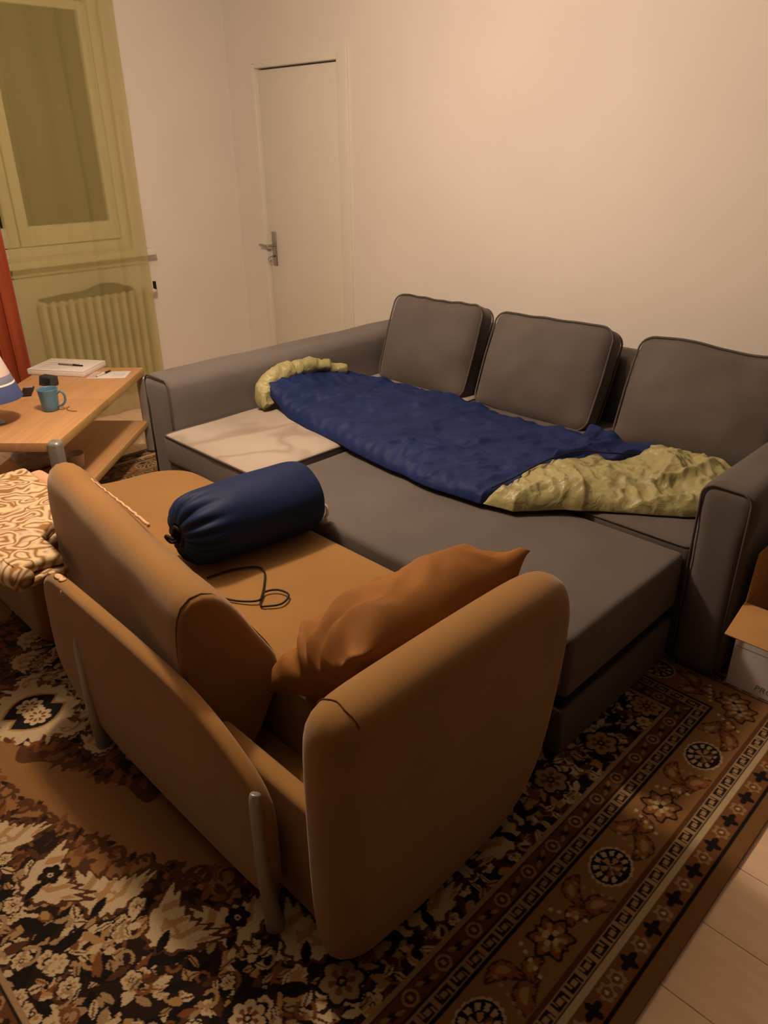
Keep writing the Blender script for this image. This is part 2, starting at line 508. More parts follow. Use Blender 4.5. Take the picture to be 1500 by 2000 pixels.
for nm, y_, z_, x_ in (('window_sill', (1.05, 2.60), (.955, .995), (XL, XL+.10)), ('sill_apron', (1.08, 2.57), (.90, .955), (XL, XL+.02))):
    v, f = box_range(x_, y_, z_, r=.006, n=(1, 1, 1), k=2); mobj(nm, v, f, MT['white'], win)

# ------------------------------------------------------------------ rug
def rug_pattern():
    px = .003
    HX, HY = 1.795, 1.28
    nx_, ny_ = int(HX/px)+2, int(HY/px)+2
    gx = (np.arange(nx_))*px; gy = (np.arange(ny_))*px
    DX, DY = np.meshgrid(gx, gy)           # distance from the rug's centre
    cream = np.array((.47, .37, .22)); gold = np.array((.34, .205, .08)); tan = np.array((.225, .115, .040)); rust = np.array((.165, .062, .020))
    brown = np.array((.075, .030, .011)); dark = np.array((.020, .010, .006)); black = np.array((.009, .006, .005)); beige = np.array((.30, .20, .10))
    img = np.zeros((ny_, nx_, 3)); img[:] = tan
    rg = np.random.RandomState(7)
    ang = np.arctan2(DY/.74, DX/1.2)
    e = (DX/1.2)**2+(DY/.74)**2
    e = e*(1+.10*np.cos(ang*16)+.03*np.cos(ang*37+1))
    am = np.arctan2(DY/.6, DX/.75)
    mm = ((DX/.75)**2+(DY/.6)**2)*(1+.16*np.cos(am*12)+.05*np.cos(am*30))
    img[e > 1.02] = dark
    img[mm < .92] = brown
    img[mm < .62] = dark
    def win_(cx, cy, R_):
        i0, i1 = max(0, int((cy-R_)/px)), min(ny_, int((cy+R_)/px)+2)
        j0, j1 = max(0, int((cx-R_)/px)), min(nx_, int((cx+R_)/px)+2)
        if i0 >= i1 or j0 >= j1: return None
        return slice(i0, i1), slice(j0, j1)
    def loc(cx, cy, a, w):
        X = DX[w]-cx; Y = DY[w]-cy
        c, s = math.cos(a), math.sin(a)
        return X*c+Y*s, -X*s+Y*c
    def leaf(cx, cy, a, L_, B_, col, vein=None):
        w = win_(cx, cy, L_)
        if w is None: return
        X, Y = loc(cx, cy, a, w)
        q = np.abs(Y) < B_*(1-(X/L_)**2)
        q &= np.abs(X) < L_
        img[w][q] = col
        if vein is not None:
            img[w][q & (np.abs(Y) < B_*.22) & (np.abs(X) < L_*.8)] = vein
    def flower(cx, cy, R_, n, c1, c2, c3, edge=None, a0=0.):
        w = win_(cx, cy, R_*1.25)
        if w is None: return
        X, Y = loc(cx, cy, a0, w)
        r = np.hypot(X, Y); t = np.arctan2(Y, X)
        pr = R_*(.74+.26*np.abs(np.cos(t*n/2)))
        if edge is not None: img[w][r < pr*1.2] = edge
        img[w][r < pr] = c1
        img[w][(r < pr*.62) & (np.cos(t*n) > -.2)] = c2
        img[w][r < R_*.24] = c3
        img[w][r < R_*.11] = c1
    def shell(cx, cy, a, R_, c1, c2, edge):
        w = win_(cx, cy, R_*1.7)
        if w is None: return
        X, Y = loc(cx, cy, a, w)
        # curved comma: bend
        Yb = Y-.55*(X**2)/R_
        t = np.arctan2(Yb, X+R_*.2)
        r = np.hypot(X/1.35, Yb/.72)
        lob = R_*(.86+.10*np.cos(t*14))
        img[w][r < lob*1.22] = edge
        img[w][r < lob] = c1
        rib = np.sin((X/R_)*11+Yb/R_*3) > .35
        img[w][(r < lob*.93) & rib & (Yb > -R_*.1)] = c2
        img[w][(r < lob*.33) & (r > lob*.20)] = c2
    def scroll(cx, cy, a, R_, col):
        w = win_(cx, cy, R_*1.3)
        if w is None: return
        X, Y = loc(cx, cy, a, w)
        r = np.hypot(X, Y); t = np.arctan2(Y, X)
        q = (np.abs(r-R_*(.35+.09*(t+math.pi))) < R_*.16) & (t > -2.4)
        img[w][q] = col
    # ---- spandrel fill
    for _ in range(2600):
        x, yv = rg.uniform(0, HX-.38), rg.uniform(0, HY-.38)
        ee = (x/1.2)**2+(yv/.74)**2
        if ee > 1.12:
            k = rg.rand()
            if k < .50: leaf(x, yv, rg.uniform(0, 6.3), rg.uniform(.012, .024), rg.uniform(.006, .011), [cream, gold, beige, cream][rg.randint(4)], brown if rg.rand() < .5 else None)
            elif k < .72: leaf(x, yv, rg.uniform(0, 6.3), rg.uniform(.02, .034), rg.uniform(.008, .013), [brown, rust, black][rg.randint(3)])
            elif k < .84: scroll(x, yv, rg.uniform(0, 6.3), rg.uniform(.018, .032), [gold, rust, beige][rg.randint(3)])
            elif k < .93: flower(x, yv, rg.uniform(.016, .028), rg.randint(5, 8), cream, gold, dark, dark, rg.uniform(0, 6))
            else: leaf(x, yv, rg.uniform(0, 6.3), .04, .016, black)
    for _ in range(46):
        x, yv = rg.uniform(.05, HX-.42), rg.uniform(.05, HY-.42)
        if (x/1.2)**2+(yv/.74)**2 > 1.45:
            flower(x, yv, rg.uniform(.038, .055), rg.randint(6, 9), [cream, beige, gold][rg.randint(3)], rust, dark, black, rg.uniform(0, 6))
    # ---- medallion fill
    for _ in range(1400):
        a = rg.uniform(0, math.pi/2); rr = math.sqrt(rg.uniform(0, 1))
        x, yv = .75*rr*math.cos(a)*.97, .60*rr*math.sin(a)*.97
        k = rg.rand()
        if rr > .86:
            leaf(x, yv, a+rg.uniform(-1, 1), rg.uniform(.018, .034), rg.uniform(.008, .014), [brown, brown, rust, dark][rg.randint(4)])
        elif k < .45: leaf(x, yv, rg.uniform(0, 6.3), rg.uniform(.014, .03), rg.uniform(.006, .012), [cream, cream, beige, gold][rg.randint(4)], brown if rg.rand() < .4 else None)
        elif k < .7: leaf(x, yv, rg.uniform(0, 6.3), rg.uniform(.02, .034), rg.uniform(.008, .014), [black, brown, rust][rg.randint(3)])
        else: scroll(x, yv, rg.uniform(0, 6.3), rg.uniform(.016, .03), [cream, gold, beige][rg.randint(3)])
    for a in np.linspace(.06, math.pi/2, 7):
        x, yv = .75*.80*math.cos(a), .60*.80*math.sin(a)
        shell(x, yv, a+1.2, .055, cream, gold, brown)
    # pendants of the medallion
    for (x, yv) in ((.03, .50), (.62, .20)):
        flower(x, yv, .125, 14, cream, beige, cream); leaf(x, yv, math.pi/2, .12, .088, cream); leaf(x, yv, math.pi/2, .092, .060, gold); leaf(x, yv, math.pi/2, .082, .052, black)
        flower(x, yv, .042, 8, cream, rust, cream)
        for q_ in range(26):
            an = rg.uniform(0, 6.3); leaf(x+.125*math.cos(an), yv+.115*math.sin(an), rg.uniform(0, 6.3), rg.uniform(.012, .024), .007, [brown, brown, rust, cream][rg.randint(4)])
    # ---- ring of shells round the plain field with leafy fringe inside it
    A = np.linspace(0.0, math.pi/2, 21)
    for i, a in enumerate(A):
        for k in range(16):
            aa = a+rg.uniform(-.05, .05); rr = math.sqrt(rg.uniform(.86, 1.06))
            leaf(1.2*rr*math.cos(aa), .74*rr*math.sin(aa), rg.uniform(0, 6.3), rg.uniform(.012, .026), rg.uniform(.006, .010), [brown, brown, dark, rust][rg.randint(4)])
        rr = .955
        scroll(1.2*rr*math.cos(a), .74*rr*math.sin(a), a+3.1, .030, brown)
    for i, a in enumerate(np.linspace(0.03, math.pi/2-.03, 11)):
        rr = 1.085+(.035 if i % 2 else 0)
        x, yv = 1.2*rr*math.cos(a), .74*rr*math.sin(a)
        t = math.atan2(yv/.74**2, x/1.2**2)
        shell(x, yv, t+math.pi/2+(.55 if i % 2 else -.35), .076, cream, gold, brown)
        leaf(x+.03*math.cos(t), yv+.03*math.sin(t), t, .03, .012, black)
        if i % 3 == 1: flower(x-.02*math.cos(t), yv-.02*math.sin(t), .030, 6, black, dark, cream, None)
    # ---- borders
    ex, ey = HX-DX, HY-DY
    side = ex < ey
    d = np.where(side, ex, ey)
    s = np.where(side, DY, DX)
    def band(a, b, col): img[(d >= a) & (d < b)] = col
    # field side first
    band(.378, .390, beige); band(.374, .378, dark)
    band(.332, .374, brown*.9+rust*.25)
    band(.326, .332, dark); band(.292, .326, beige*.9); band(.284, .292, black)
    band(.154, .284, tan*1.05)
    band(.144, .154, rust*.6); band(.113, .144, beige*1.15); band(.096, .113, cream); band(.043, .096, rust*.8+tan*.2)
    band(.036, .043, black); band(-1, .036, tan*.85)
    band(.1095, .113, dark)
    # dots in the brown band
    def per(v, p, o=0): return (v-o+p/2) % p-p/2
    u = per(s, .105); w_ = d-.353
    r = np.hypot(u, w_)
    img[(r < .019) & (np.abs(w_) < .02)] = gold*.9; img[(r < .013)] = brown; img[(r < .006)] = gold
    u2 = per(s, .105, .0525); img[(np.hypot(u2, w_*1.2) < .012)] = dark; img[(np.hypot((np.abs(u2)-.017)*.8, w_*1.4-u2*.5) < .008)] = gold*.7
    # meanders
    for mid, hw, p in ((.309, .0125, .052), (.1285, .0115, .052)):
        u = per(s, p); w_ = d-mid
        q = (np.abs(w_) < hw) & (np.abs(u) < p*.40)
        hole = (np.abs(w_) < hw*.42) & (np.abs(u) < p*.14)
        hook = (np.abs(u-p*.25) < p*.05) & (w_ > -hw*.2)
        hook |= (np.abs(u+p*.25) < p*.05) & (w_ < hw*.2)
        img[q & ~hole & ~hook] = dark
    # outer guard: round flower / dark cross
    u = per(s, .105, .02); w_ = d-.0695
    r = np.hypot(u, w_); t = np.arctan2(w_, u)
    img[(r < .022*(.85+.15*np.cos(t*6)))] = beige; img[r < .012] = rust; img[r < .005] = cream
    u2 = per(s, .105, .0725)
    img[(np.hypot(u2/1.25, w_) < .022*(.75+.25*np.cos(4*np.arctan2(w_, u2))))] = black
    # main border: medallions every .516, rosettes between, leaf arcs
    mid = .219
    u = per(s, .516, .258); w_ = d-mid
    def ell(u, w_, a, b): return (u/a)**2+(w_/b)**2
    tt = np.arctan2(w_/.046, u/.060)
    for sg in (-1, 1):
        for off, ww, an, L_, B_ in ((.112, -.030, .5, .052, .025), (.125, .034, -.7, .046, .023), (.172, -.004, .2, .034, .020)):
            c_, s_ = math.cos(an*sg), math.sin(an*sg)
            X = (u-sg*off)*c_+(w_-ww)*s_; Y = -(u-sg*off)*s_+(w_-ww)*c_
            Yb = Y-.25*sg*X*X/L_*2
            q = ((X/L_)**2+(Yb/B_)**2) < 1
            img[q & (np.abs(w_) < .062)] = brown*.8
            q2 = ((X/L_)**2+(Yb/B_)**2) < .62+.22*np.sin(np.arctan2(Yb/B_, X/L_)*9)
            img[q2 & (np.abs(w_) < .062)] = rust*1.35
            img[(((X/L_)**2+(Yb/B_)**2) < .14) & (np.abs(w_) < .062)] = gold
    E = ell(u, w_, .062, .050)
    img[E < 1.0*(1+.06*np.cos(tt*18))] = cream*.9
    img[E < .80] = black
    rr = np.sqrt(E)
    img[(np.abs(rr-.66) < .14) & (np.cos(tt*11) > -.15) & (w_ > -.03)] = cream*.9
    img[(E < .20) & (np.cos(tt*5) > -.3)] = gold
    img[(E < .30) & (w_ < -.004) & (np.cos(tt*7) > .1)] = rust
    u = per(s, .516, 0)
    tt = np.arctan2(w_, u); r = np.hypot(u*.9, w_)
    img[r < .054*(.86+.14*np.cos(tt*7))] = dark
    img[r < .047*(.82+.18*np.cos(tt*7))] = rust*1.2
    img[(r < .034) & (np.cos(tt*7+1.2) > 0)] = gold
    img[(r < .020) & (np.cos(tt*5) > -.2)] = cream; img[r < .007] = dark
    for sg in (-1, 1):
        for k in range(5):
            uu = u-sg*(.058+.008*k); ww = w_-.040+.018*k
            img[np.hypot(uu, ww) < .0055] = cream
            uu = per(s, .516, .258)-sg*(.078+.006*k); ww = w_+.045-.02*k
            img[np.hypot(uu, ww) < .005] = beige
    return img, px, HX, HY

def make_rug():
    img, px, HX, HY = rug_pattern()
    CX, CY = -2.085, 1.02
    x0, x1, y0, y1 = CX-HX, CX+HX, CY-HY, CY+HY
    # patches: (xa, xb, ya, yb, step)
    P = [(-3.05, x1, .02, .80, .003), (-1.02, x1, .80, y1, .003), (x0, -3.05, 1.30, y1, .006),
         (-3.05, -1.02, .80, y1, .03), (x0, x1, y0, .02, .005), (x0, -3.05, .02, 1.30, .005)]
    VV = []; FF = []; CC = []; o = 0
    ztop = .010
    for xa, xb, ya, yb, st in P:
        nx_ = max(2, int(round((xb-xa)/st))+1); ny_ = max(2, int(round((yb-ya)/st))+1)
        X, Y = np.meshgrid(np.linspace(xa, xb, nx_), np.linspace(ya, yb, ny_))
        ix = np.clip(np.abs(X-CX)/px, 0, img.shape[1]-1.001); iy = np.clip(np.abs(Y-CY)/px, 0, img.shape[0]-1.001)
        c = img[np.round(iy).astype(int), np.round(ix).astype(int)]
        VV.append(np.stack([X.ravel(), Y.ravel(), np.full(X.size, ztop)], 1)); CC.append(c.reshape(-1, 3))
        i = np.arange((ny_-1)*nx_).reshape(ny_-1, nx_)[:, :-1].ravel()+o
        FF.append(np.stack([i, i+1, i+1+nx_, i+nx_], 1))
        o += X.size
    # skirt
    ring = [(x0, y0), (x1, y0), (x1, y1), (x0, y1)]
    sk = np.array([(a, b, ztop) for a, b in ring]+[(a, b, .0005) for a, b in ring]); VV.append(sk)
    CC.append(np.tile(np.array((.19, .10, .035)), (8, 1)))
    FF.append(np.array([(k+o, (k+1) % 4+o, (k+1) % 4+4+o, k+4+o)[::-1] for k in range(4)]))
    V = np.concatenate(VV); F = np.concatenate(FF); Cc = np.concatenate(CC)
    me = bpy.data.meshes.new('area_rug')
    me.vertices.add(len(V)); me.vertices.foreach_set('co', V.ravel())
    me.loops.add(F.size); me.loops.foreach_set('vertex_index', F.ravel().astype(np.int32))
    me.polygons.add(len(F)); me.polygons.foreach_set('loop_start', np.arange(0, F.size, 4, dtype=np.int32))
    me.update(calc_edges=True)
    at = me.color_attributes.new('pile_colour', 'FLOAT_COLOR', 'POINT')
    at.data.foreach_set('color', np.concatenate([Cc, np.ones((len(Cc), 1))], 1).ravel().astype(np.float32))
    mt = bpy.data.materials.new('woven_rug_pile'); mt.use_nodes = True
    N = mt.node_tree.nodes; L = mt.node_tree.links; b = N['Principled BSDF']
    b.inputs['Roughness'].default_value = .95; b.inputs['Specular IOR Level'].default_value = .1
    b.inputs['Sheen Weight'].default_value = .1
    a = N.new('ShaderNodeVertexColor'); a.layer_name = 'pile_colour'
    tc = N.new('ShaderNodeTexCoord'); nn = N.new('ShaderNodeTexNoise'); nn.inputs['Scale'].default_value = 320; nn.inputs['Detail'].default_value = 2
    L.new(tc.outputs['Object'], nn.inputs['Vector'])
    mr = N.new('ShaderNodeMapRange'); mr.inputs[3].default_value = .7; mr.inputs[4].default_value = 1.25
    L.new(nn.outputs['Fac'], mr.inputs[0])
    mx = N.new('ShaderNodeMix'); mx.data_type = 'RGBA'; mx.blend_type = 'MULTIPLY'; mx.inputs[0].default_value = 1
    L.new(a.outputs['Color'], mx.inputs[6]); L.new(mr.outputs[0], mx.inputs[7]); L.new(mx.outputs[2], b.inputs['Base Color'])
    bp = N.new('ShaderNodeBump'); bp.inputs['Strength'].default_value = .5; bp.inputs['Distance'].default_value = .003
    L.new(nn.outputs['Fac'], bp.inputs['Height']); L.new(bp.outputs[0], b.inputs['Normal'])
    me.materials.append(mt)
    o_ = bpy.data.objects.new('area_rug', me); COL.objects.link(o_)
    tag(o_, 'large brown and cream oriental rug with a patterned border under both sofas', 'rug')
make_rug()
ZR = .0105   # top of the rug

# ------------------------------------------------------------------ grey corner sofa
sofa = empty('corner_sofa_bed', (-1.9, 2.4, ZR))
tag(sofa, 'dark grey fabric corner sofa pulled out into a bed along the wall', 'sofa')
def fabric(v, amp=.004, s=5., seed=0.):
    return np.array([(p[0]+amp*nz(p, s, seed), p[1]+amp*nz(p, s, seed+9), p[2]+amp*nz(p, s, seed+19)) for p in v])
def arm_front_piping(x0, x1, yf, z0, z1, r):
    pts = [(x0, yf, z0+.02), (x0, yf, z1-r)]
    for i in range(1, 7): a = math.pi-math.pi/2*i/6; pts.append((x0+r+r*math.cos(a), yf, z1-r+r*math.sin(a)))
    for i in range(1, 7): a = math.pi/2-math.pi/2*i/6; pts.append((x1-r+r*math.cos(a), yf, z1-r+r*math.sin(a)))
    pts.append((x1, yf, z0+.02))
    return tube(pts, .0045, n=6)
# left arm along the chaise
def arm(xr, yr, z1, m_, r=.045, seed=0.):
    v, f = box_range(xr, yr, (ZR, z1), r=r, n=(4, 24, 10), k=4)
    cx = (xr[0]+xr[1])/2
    out = []
    for p in v:
        x_, y_, z_ = p
        zz = (z_-z1+.16)/.16
        if zz > 0:   # soft overhanging top roll
            x_ += (1 if x_ > cx else -1)*.010*math.sin(min(zz, 1)*math.pi)
        dn = .006*nz((x_, y_, z_), 5, seed)
        out.append((x_+dn, y_+.3*dn, z_+dn))
    return out, f
a_ = wobj('armrest', *arm((-3.165, -2.95), (1.60, 3.30), .668, MT['grey_arm'], seed=3), MT['grey_arm'], sofa)
wobj('piping', *arm_front_piping(-3.158, -2.957, 1.607, ZR, .663, .04), MT['piping'], None).parent = a_
a_.children[0].matrix_parent_inverse = Matrix.Translation(sofa.location).inverted()
b_ = wobj('armrest', *arm((-.785, -.625), (2.128, 3.30), .682, MT['grey'], seed=7), MT['grey'], sofa)
p_ = wobj('piping', *arm_front_piping(-.779, -.631, 2.135, ZR, .677, .04), MT['piping'], None); p_.parent = b_
p_.matrix_parent_inverse = Matrix.Translation(sofa.location).inverted()
v, f = box_range((-2.945, -.79), (3.07, 3.30), (.06, .735), r=.04, n=(16, 3, 6), k=4)
wobj('backrest', fabric(v), f, MT['grey'], sofa)
# chaise
v, f = box_range((-2.945, -2.255), (1.552, 3.06), (ZR, .30), r=.015, n=(6, 10, 3), k=2)
wobj('chaise_base', fabric(v, .003), f, MT['grey_arm'], sofa)
def seat(xr, yr, zr, crown, seed, m_, nm='seat_cushion', pip=True, sagcorner=None):
    v, f = box_range(xr, yr, zr, r=.022, n=(18, 22, 3), k=3)
    hx, hy = (xr[1]-xr[0])/2, (yr[1]-yr[0])/2; cx, cy = (xr[0]+xr[1])/2, (yr[0]+yr[1])/2; zm = (zr[0]+zr[1])/2
    out = []
    for p in v:
        u, w = (p[0]-cx)/hx, (p[1]-cy)/hy
        z_ = p[2]
        if z_ > zm: z_ += crown*(1-min(1, abs(u))**4)*(1-min(1, abs(w))**4)+.004*nz(p, 4, seed)
        out.append((p[0], p[1]+.003*nz(p, 5, seed+3), z_))
    o = wobj(nm, out, f, m_, sofa)
    if pip:
        r = .03; z = zr[1]-.006; pts = []
        for (cx_, cy_, a0) in ((xr[1]-r, yr[1]-r, 0), (xr[0]+r, yr[1]-r, 90), (xr[0]+r, yr[0]+r, 180), (xr[1]-r, yr[0]+r, 270)):
            for k in range(5):
                a = math.radians(a0+90*k/4); pts.append((cx_+(r-.002)*math.cos(a), cy_+(r-.002)*math.sin(a), z))
        q = wobj('piping', *tube(pts, .0045, closed=True, n=6), MT['piping'], None)
        q.parent = o; q.matrix_parent_inverse = Matrix.Translation(sofa.location).inverted()
    return o
o = seat((-2.945, -2.258), (1.542, 3.06), (.30, .440), .010, 1., MT['stained'])
o['label'] = 'faded beige seat cushion with stains'
o.data.materials.append(MT['grey_arm'])
for pg in o.data.polygons:
    if pg.normal.z < .55: pg.material_index = 1
v, f = box_range((-2.25, -.79), (2.17, 3.06), (ZR, .27), r=.015, n=(8, 6, 3), k=2)
wobj('seat_base', v, f, MT['grey'], sofa)
seat((-2.25, -.788), (2.165, 3.06), (.275, .437), .008, 2., MT['grey'])
# pulled-out bed section
seat((-2.248, -.800), (1.492, 2.158), (.215, .420), .006, 5., MT['grey'], nm='pull_out_mattress', pip=False)
v, f = box_range((-2.235, -.812), (1.505, 2.15), (.175, .214), r=.004, n=(1, 1, 1), k=1)
wobj('drawer_gap_shade', v, f, MT['dark'], sofa)  # near-black filler painted as the shade between mattress and drawer
v, f = box_range((-2.243, -.803), (1.496, 2.155), (ZR, .174), r=.010, n=(4, 4, 2), k=2)
wobj('drawer_front', v, f, MT['grey'], sofa)

# loose back cushions
def back_cushion(xc, wd, label, seed, tilt=22, yaw=0., h=.475, th=.185, yb=2.79, zb=.452, wav=0.0):
    root = empty('back_cushion', (xc, yb, zb)); root.rotation_euler = (math.radians(-tilt), math.radians(yaw), 0)
    tag(root, label, 'cushion', 'grey back cushions in a row')
    v, f = rbox((wd, th, h), .055, n=(26, 4, 22), k=5)
    out = []
    def defm(p):
        u, w = p[0]/(wd/2), p[2]/(h/2)
        pf = (1-min(1, abs(u))**2.4)*(1-min(1, abs(w))**2.4)
        y_ = p[1]*(0.66+.76*pf)
        x_ = p[0]*(1-.035*(1-abs(w)**2)*0-.02*abs(w)); z_ = p[2]*(1-.03*u*u)+(-.012*(1-abs(u)) if p[2] > 0 else 0)
        n_ = .018*nz((p[0], p[1]*.3, p[2]), 4, seed)+.007*nz(p, 10, seed)
        z_ += wav*math.sin(p[0]*55)*max(0, w-.6)
        return (x_+n_*.6, y_-n_+th/2, z_+n_*.5+h/2)
    out = [defm(p) for p in v]
    mobj('cushion_cover', out, f, MT['cushion'], root)
    for sy in (-1, 1):
        pts = []; r = .062
        for (cx, cz, a0) in ((wd/2-r, h/2-r, 0), (-wd/2+r, h/2-r, 90), (-wd/2+r, -h/2+r, 180), (wd/2-r, -h/2+r, 270)):
            for k in range(7):
                a = math.radians(a0+90*k/6); pts.append((cx+r*.95*math.cos(a), sy*(th/2-.020), cz+r*.95*math.sin(a)))
        # even spacing along the long sides so the piping follows the cushion
        q = []
        for i in range(len(pts)):
            a, b = Vector(pts[i]), Vector(pts[(i+1) % len(pts)])
            m_ = max(1, int((b-a).length/.03))
            for j in range(m_): q.append(a.lerp(b, j/m_))
        q = [Vector(defm(tuple(p))) for p in q]
        c0 = Vector((0, th/2, h/2))
        q = [p+(Vector((p.x-c0.x, 0, p.z-c0.z)).normalized())*.003 for p in q]
        mobj('piping', *tube(q, .0048, closed=True, n=6), MT['piping'], root)
    return root
back_cushion(-2.585, .605, 'grey back cushion with a puckered top edge, nearest the door', 2., tilt=20, wav=.005)
back_cushion(-1.900, .640, 'grey back cushion in the middle of the sofa row', 11., tilt=22)
back_cushion(-1.140, .655, 'grey back cushion farthest from the door, cut by the picture edge', 23., tilt=22, th=.20)

# ------------------------------------------------------------------ sleeping bag on the grey sofa
def interp(tab, t):
    T = [p[0] for p in tab]
    return [float(np.interp(t, T, [p[i] for p in tab])) for i in range(1, len(tab[0]))]
bag = empty('sleeping_bag', (-1.9, 2.35, .445))
tag(bag, 'unrolled navy sleeping bag with olive lining spread across the grey sofa', 'sleeping bag')
# navy layer: s along the length; front edge / back edge in plan
NF = [(0, -2.885, 2.06), (.05, -2.80, 2.065), (.16, -2.56, 2.02), (.30, -2.30, 1.99), (.46, -2.00, 1.945), (.66, -1.66, 1.915), (.80, -1.46, 1.935), (.88, -1.415, 2.05), (.95, -1.40, 2.28), (1, -1.37, 2.46)]
NB = [(0, -2.865, 2.42), (.05, -2.85, 2.56), (.11, -2.80, 2.70), (.25, -2.52, 2.745), (.45, -2.15, 2.74), (.65, -1.80, 2.715), (.82, -1.55, 2.70), (.93, -1.34, 2.70), (1, -1.21, 2.66)]
def sheet(FT, BT, ns, nt_, thick, seed, wr, basez, endrise, hump=None):
    V = []; top = []
    for i in range(ns+1):
        s = i/ns
        fx, fy = interp(FT, s); bx, by = interp(BT, s)
        for j in range(nt_+1):
            t = j/nt_
            x, y = fx+(bx-fx)*t, fy+(by-fy)*t
            ed = min(1, min(t, 1-t)*9)*min(1, min(s, 1-s)*18)
            ed = math.sqrt(max(0, 1-(1-ed)**2))
            w_ = wr(x, y, s, t)
            z = basez+.004+thick*ed+w_*ed+endrise(s, t)
            # quilted cross seams
            V.append((x+.006*nz((x, y, 0), 9, seed), y+.008*nz((x, y, 0), 9, seed+4), z))
    F = []
    n1 = nt_+1
    for i in range(ns):
        for j in range(nt_): F.append((i*n1+j, (i+1)*n1+j, (i+1)*n1+j+1, i*n1+j+1))
    o = len(V)
    V2 = [(x, y, max(basez+.001, z-(thick*.9 if 0 else 0)) if 0 else basez+.001+endrise(i//n1/ns, (i % n1)/nt_)) for i, (x, y, z) in enumerate(V)]
    F2 = [tuple(o+k for k in q[::-1]) for q in F]
    rim = [i*n1 for i in range(ns+1)]+[ns*n1+j for j in range(1, n1)]+[i*n1+nt_ for i in range(ns-1, -1, -1)]+[j for j in range(nt_-1, 0, -1)]
    F3 = [(rim[k], rim[(k+1) % len(rim)], rim[(k+1) % len(rim)]+o, rim[k]+o) for k in range(len(rim))]
    return V+V2, F+F2+F3
def ridge(x, y, z, w):
    return max(0., 1-abs(noise.noise(Vector((x, y, z))))*w)
def wr_navy(x, y, s, t):
    a = x*.62+y*.78; b = -x*.78+y*.62     # a runs along the wrinkles
    z = .013*ridge(a*2.6, b*7.5, 3.3, 5.)+.009*ridge(a*4.5+3, b*13, 8.1, 4.5)
    z += .016*noise.noise(Vector((x*5, y*5, 1)))+.005*noise.noise(Vector((x*24, y*24, 5)))
    z += .006*ridge(x*9, y*7, 2.2, 4.)
    if t < .12: z += .008*math.sin(x*95+2*noise.noise(Vector((x*6, 0, 0))))*(1-t/.12)
    if s < .2: z += .016*ridge(x*8, y*3.5, 6.2, 3.)
    return z
def rise_navy(s, t):
    return .125*max(0, 1-s/.11)**1.25
v, f = sheet(NF, NB, 260, 110, .046, 1., wr_navy, .447, rise_navy)
wobj('quilted_cover', v, f, MT['navy'], bag)
# olive foot of the lining, crumpled, towards the right arm
OF = [(0, -1.45, 1.945), (.12, -1.34, 1.965), (.35, -1.22, 2.10), (.6, -1.08, 2.205), (.85, -.90, 2.33), (1, -.815, 2.42)]
OB = [(0, -1.44, 2.28), (.12, -1.40, 2.40), (.35, -1.27, 2.62), (.6, -1.08, 2.73), (.85, -.95, 2.76), (1, -.83, 2.72)]
def wr_olive(x, y, s, t):
    h_ = .055*math.exp(-((x+1.02)**2/.03+(y-2.58)**2/.030))+.040*math.exp(-((x+1.28)**2/.02+(y-2.22)**2/.03))
    a = x*.5+y*.86; b = -x*.86+y*.5
    z = h_+.016*ridge(a*4, b*9, 1.1, 3.6)+.012*ridge(a*13, b*5, 4.7, 3.6)+.009*ridge(x*17, y*21, 9.3, 3.2)
    z += .016*noise.noise(Vector((x*9, y*9, 2)))+.003*noise.noise(Vector((x*50, y*50, 9)))
    if y > 2.40 and x > -1.2: z += .03*ridge(x*3.5+1, y*1.2, 5.5, 4.)
    return z
v, f = sheet(OF, OB, 150, 120, .034, 6., wr_olive, .447, lambda s, t: 0)
o = wobj('lining', v, f, MT['olive'], bag); o['label'] = 'crumpled olive lining folded open'
# the flap of the cover folded over the lining, up to the point at the right
FFr = [(0, -1.445, 2.33), (.3, -1.36, 2.45), (.6, -1.26, 2.50), (1, -1.165, 2.60)]
FBk = [(0, -1.47, 2.66), (.3, -1.38, 2.69), (.6, -1.28, 2.68), (1, -1.155, 2.645)]
v, f = sheet(FFr, FBk, 60, 50, .045, 3., wr_navy, .478, lambda s, t: .008*math.sin(s*9))
wobj('cover_flap', v, f, MT['navy'], bag)
# zip along the opening
zp = smooth_path([(-1.44, 1.97, .505), (-1.415, 2.07, .522), (-1.41, 2.2, .530), (-1.405, 2.32, .530), (-1.36, 2.43, .535), (-1.27, 2.485, .535), (-1.17, 2.58, .530)], 8)
wobj('zip', *tube(zp, .003, n=6), MT['dark'], bag)
# olive hood rim at the other end, against the left arm
def hood():
    pts = smooth_path([(-2.830, 2.045, .470), (-2.862, 2.048, .50), (-2.885, 2.07, .545), (-2.890, 2.15, .580), (-2.886, 2.25, .595), (-2.875, 2.37, .592), (-2.852, 2.46, .575), (-2.82, 2.54, .54)], 14)
    V, F = tube(pts, .043, n=24, taper=lambda t: .45+.6*math.sin(math.pi*min(1, .12+t*.9)))
    out = []
    for p in V:
        k = .012*nz(p, 18, 3)+.014*ridge(p[0]*14, p[1]*22, p[2]*8, 3.)
        out.append((min(p[0]+k*.5, -2.80), p[1]+k*.4, max(p[2]+k, .452)))
    return out, F
wobj('hood_rim', *hood(), MT['olive'], bag)
# pale strip of lining peeking out at the back edge
v, f = tube([(-1.74+.035*i, 2.712+.006*math.sin(i), .456+.002*math.sin(i*2)) for i in range(12)], .011, n=8, taper=lambda t: .4+.8*math.sin(math.pi*t))
wobj('lining_edge', v, f, MT['olive'], bag)

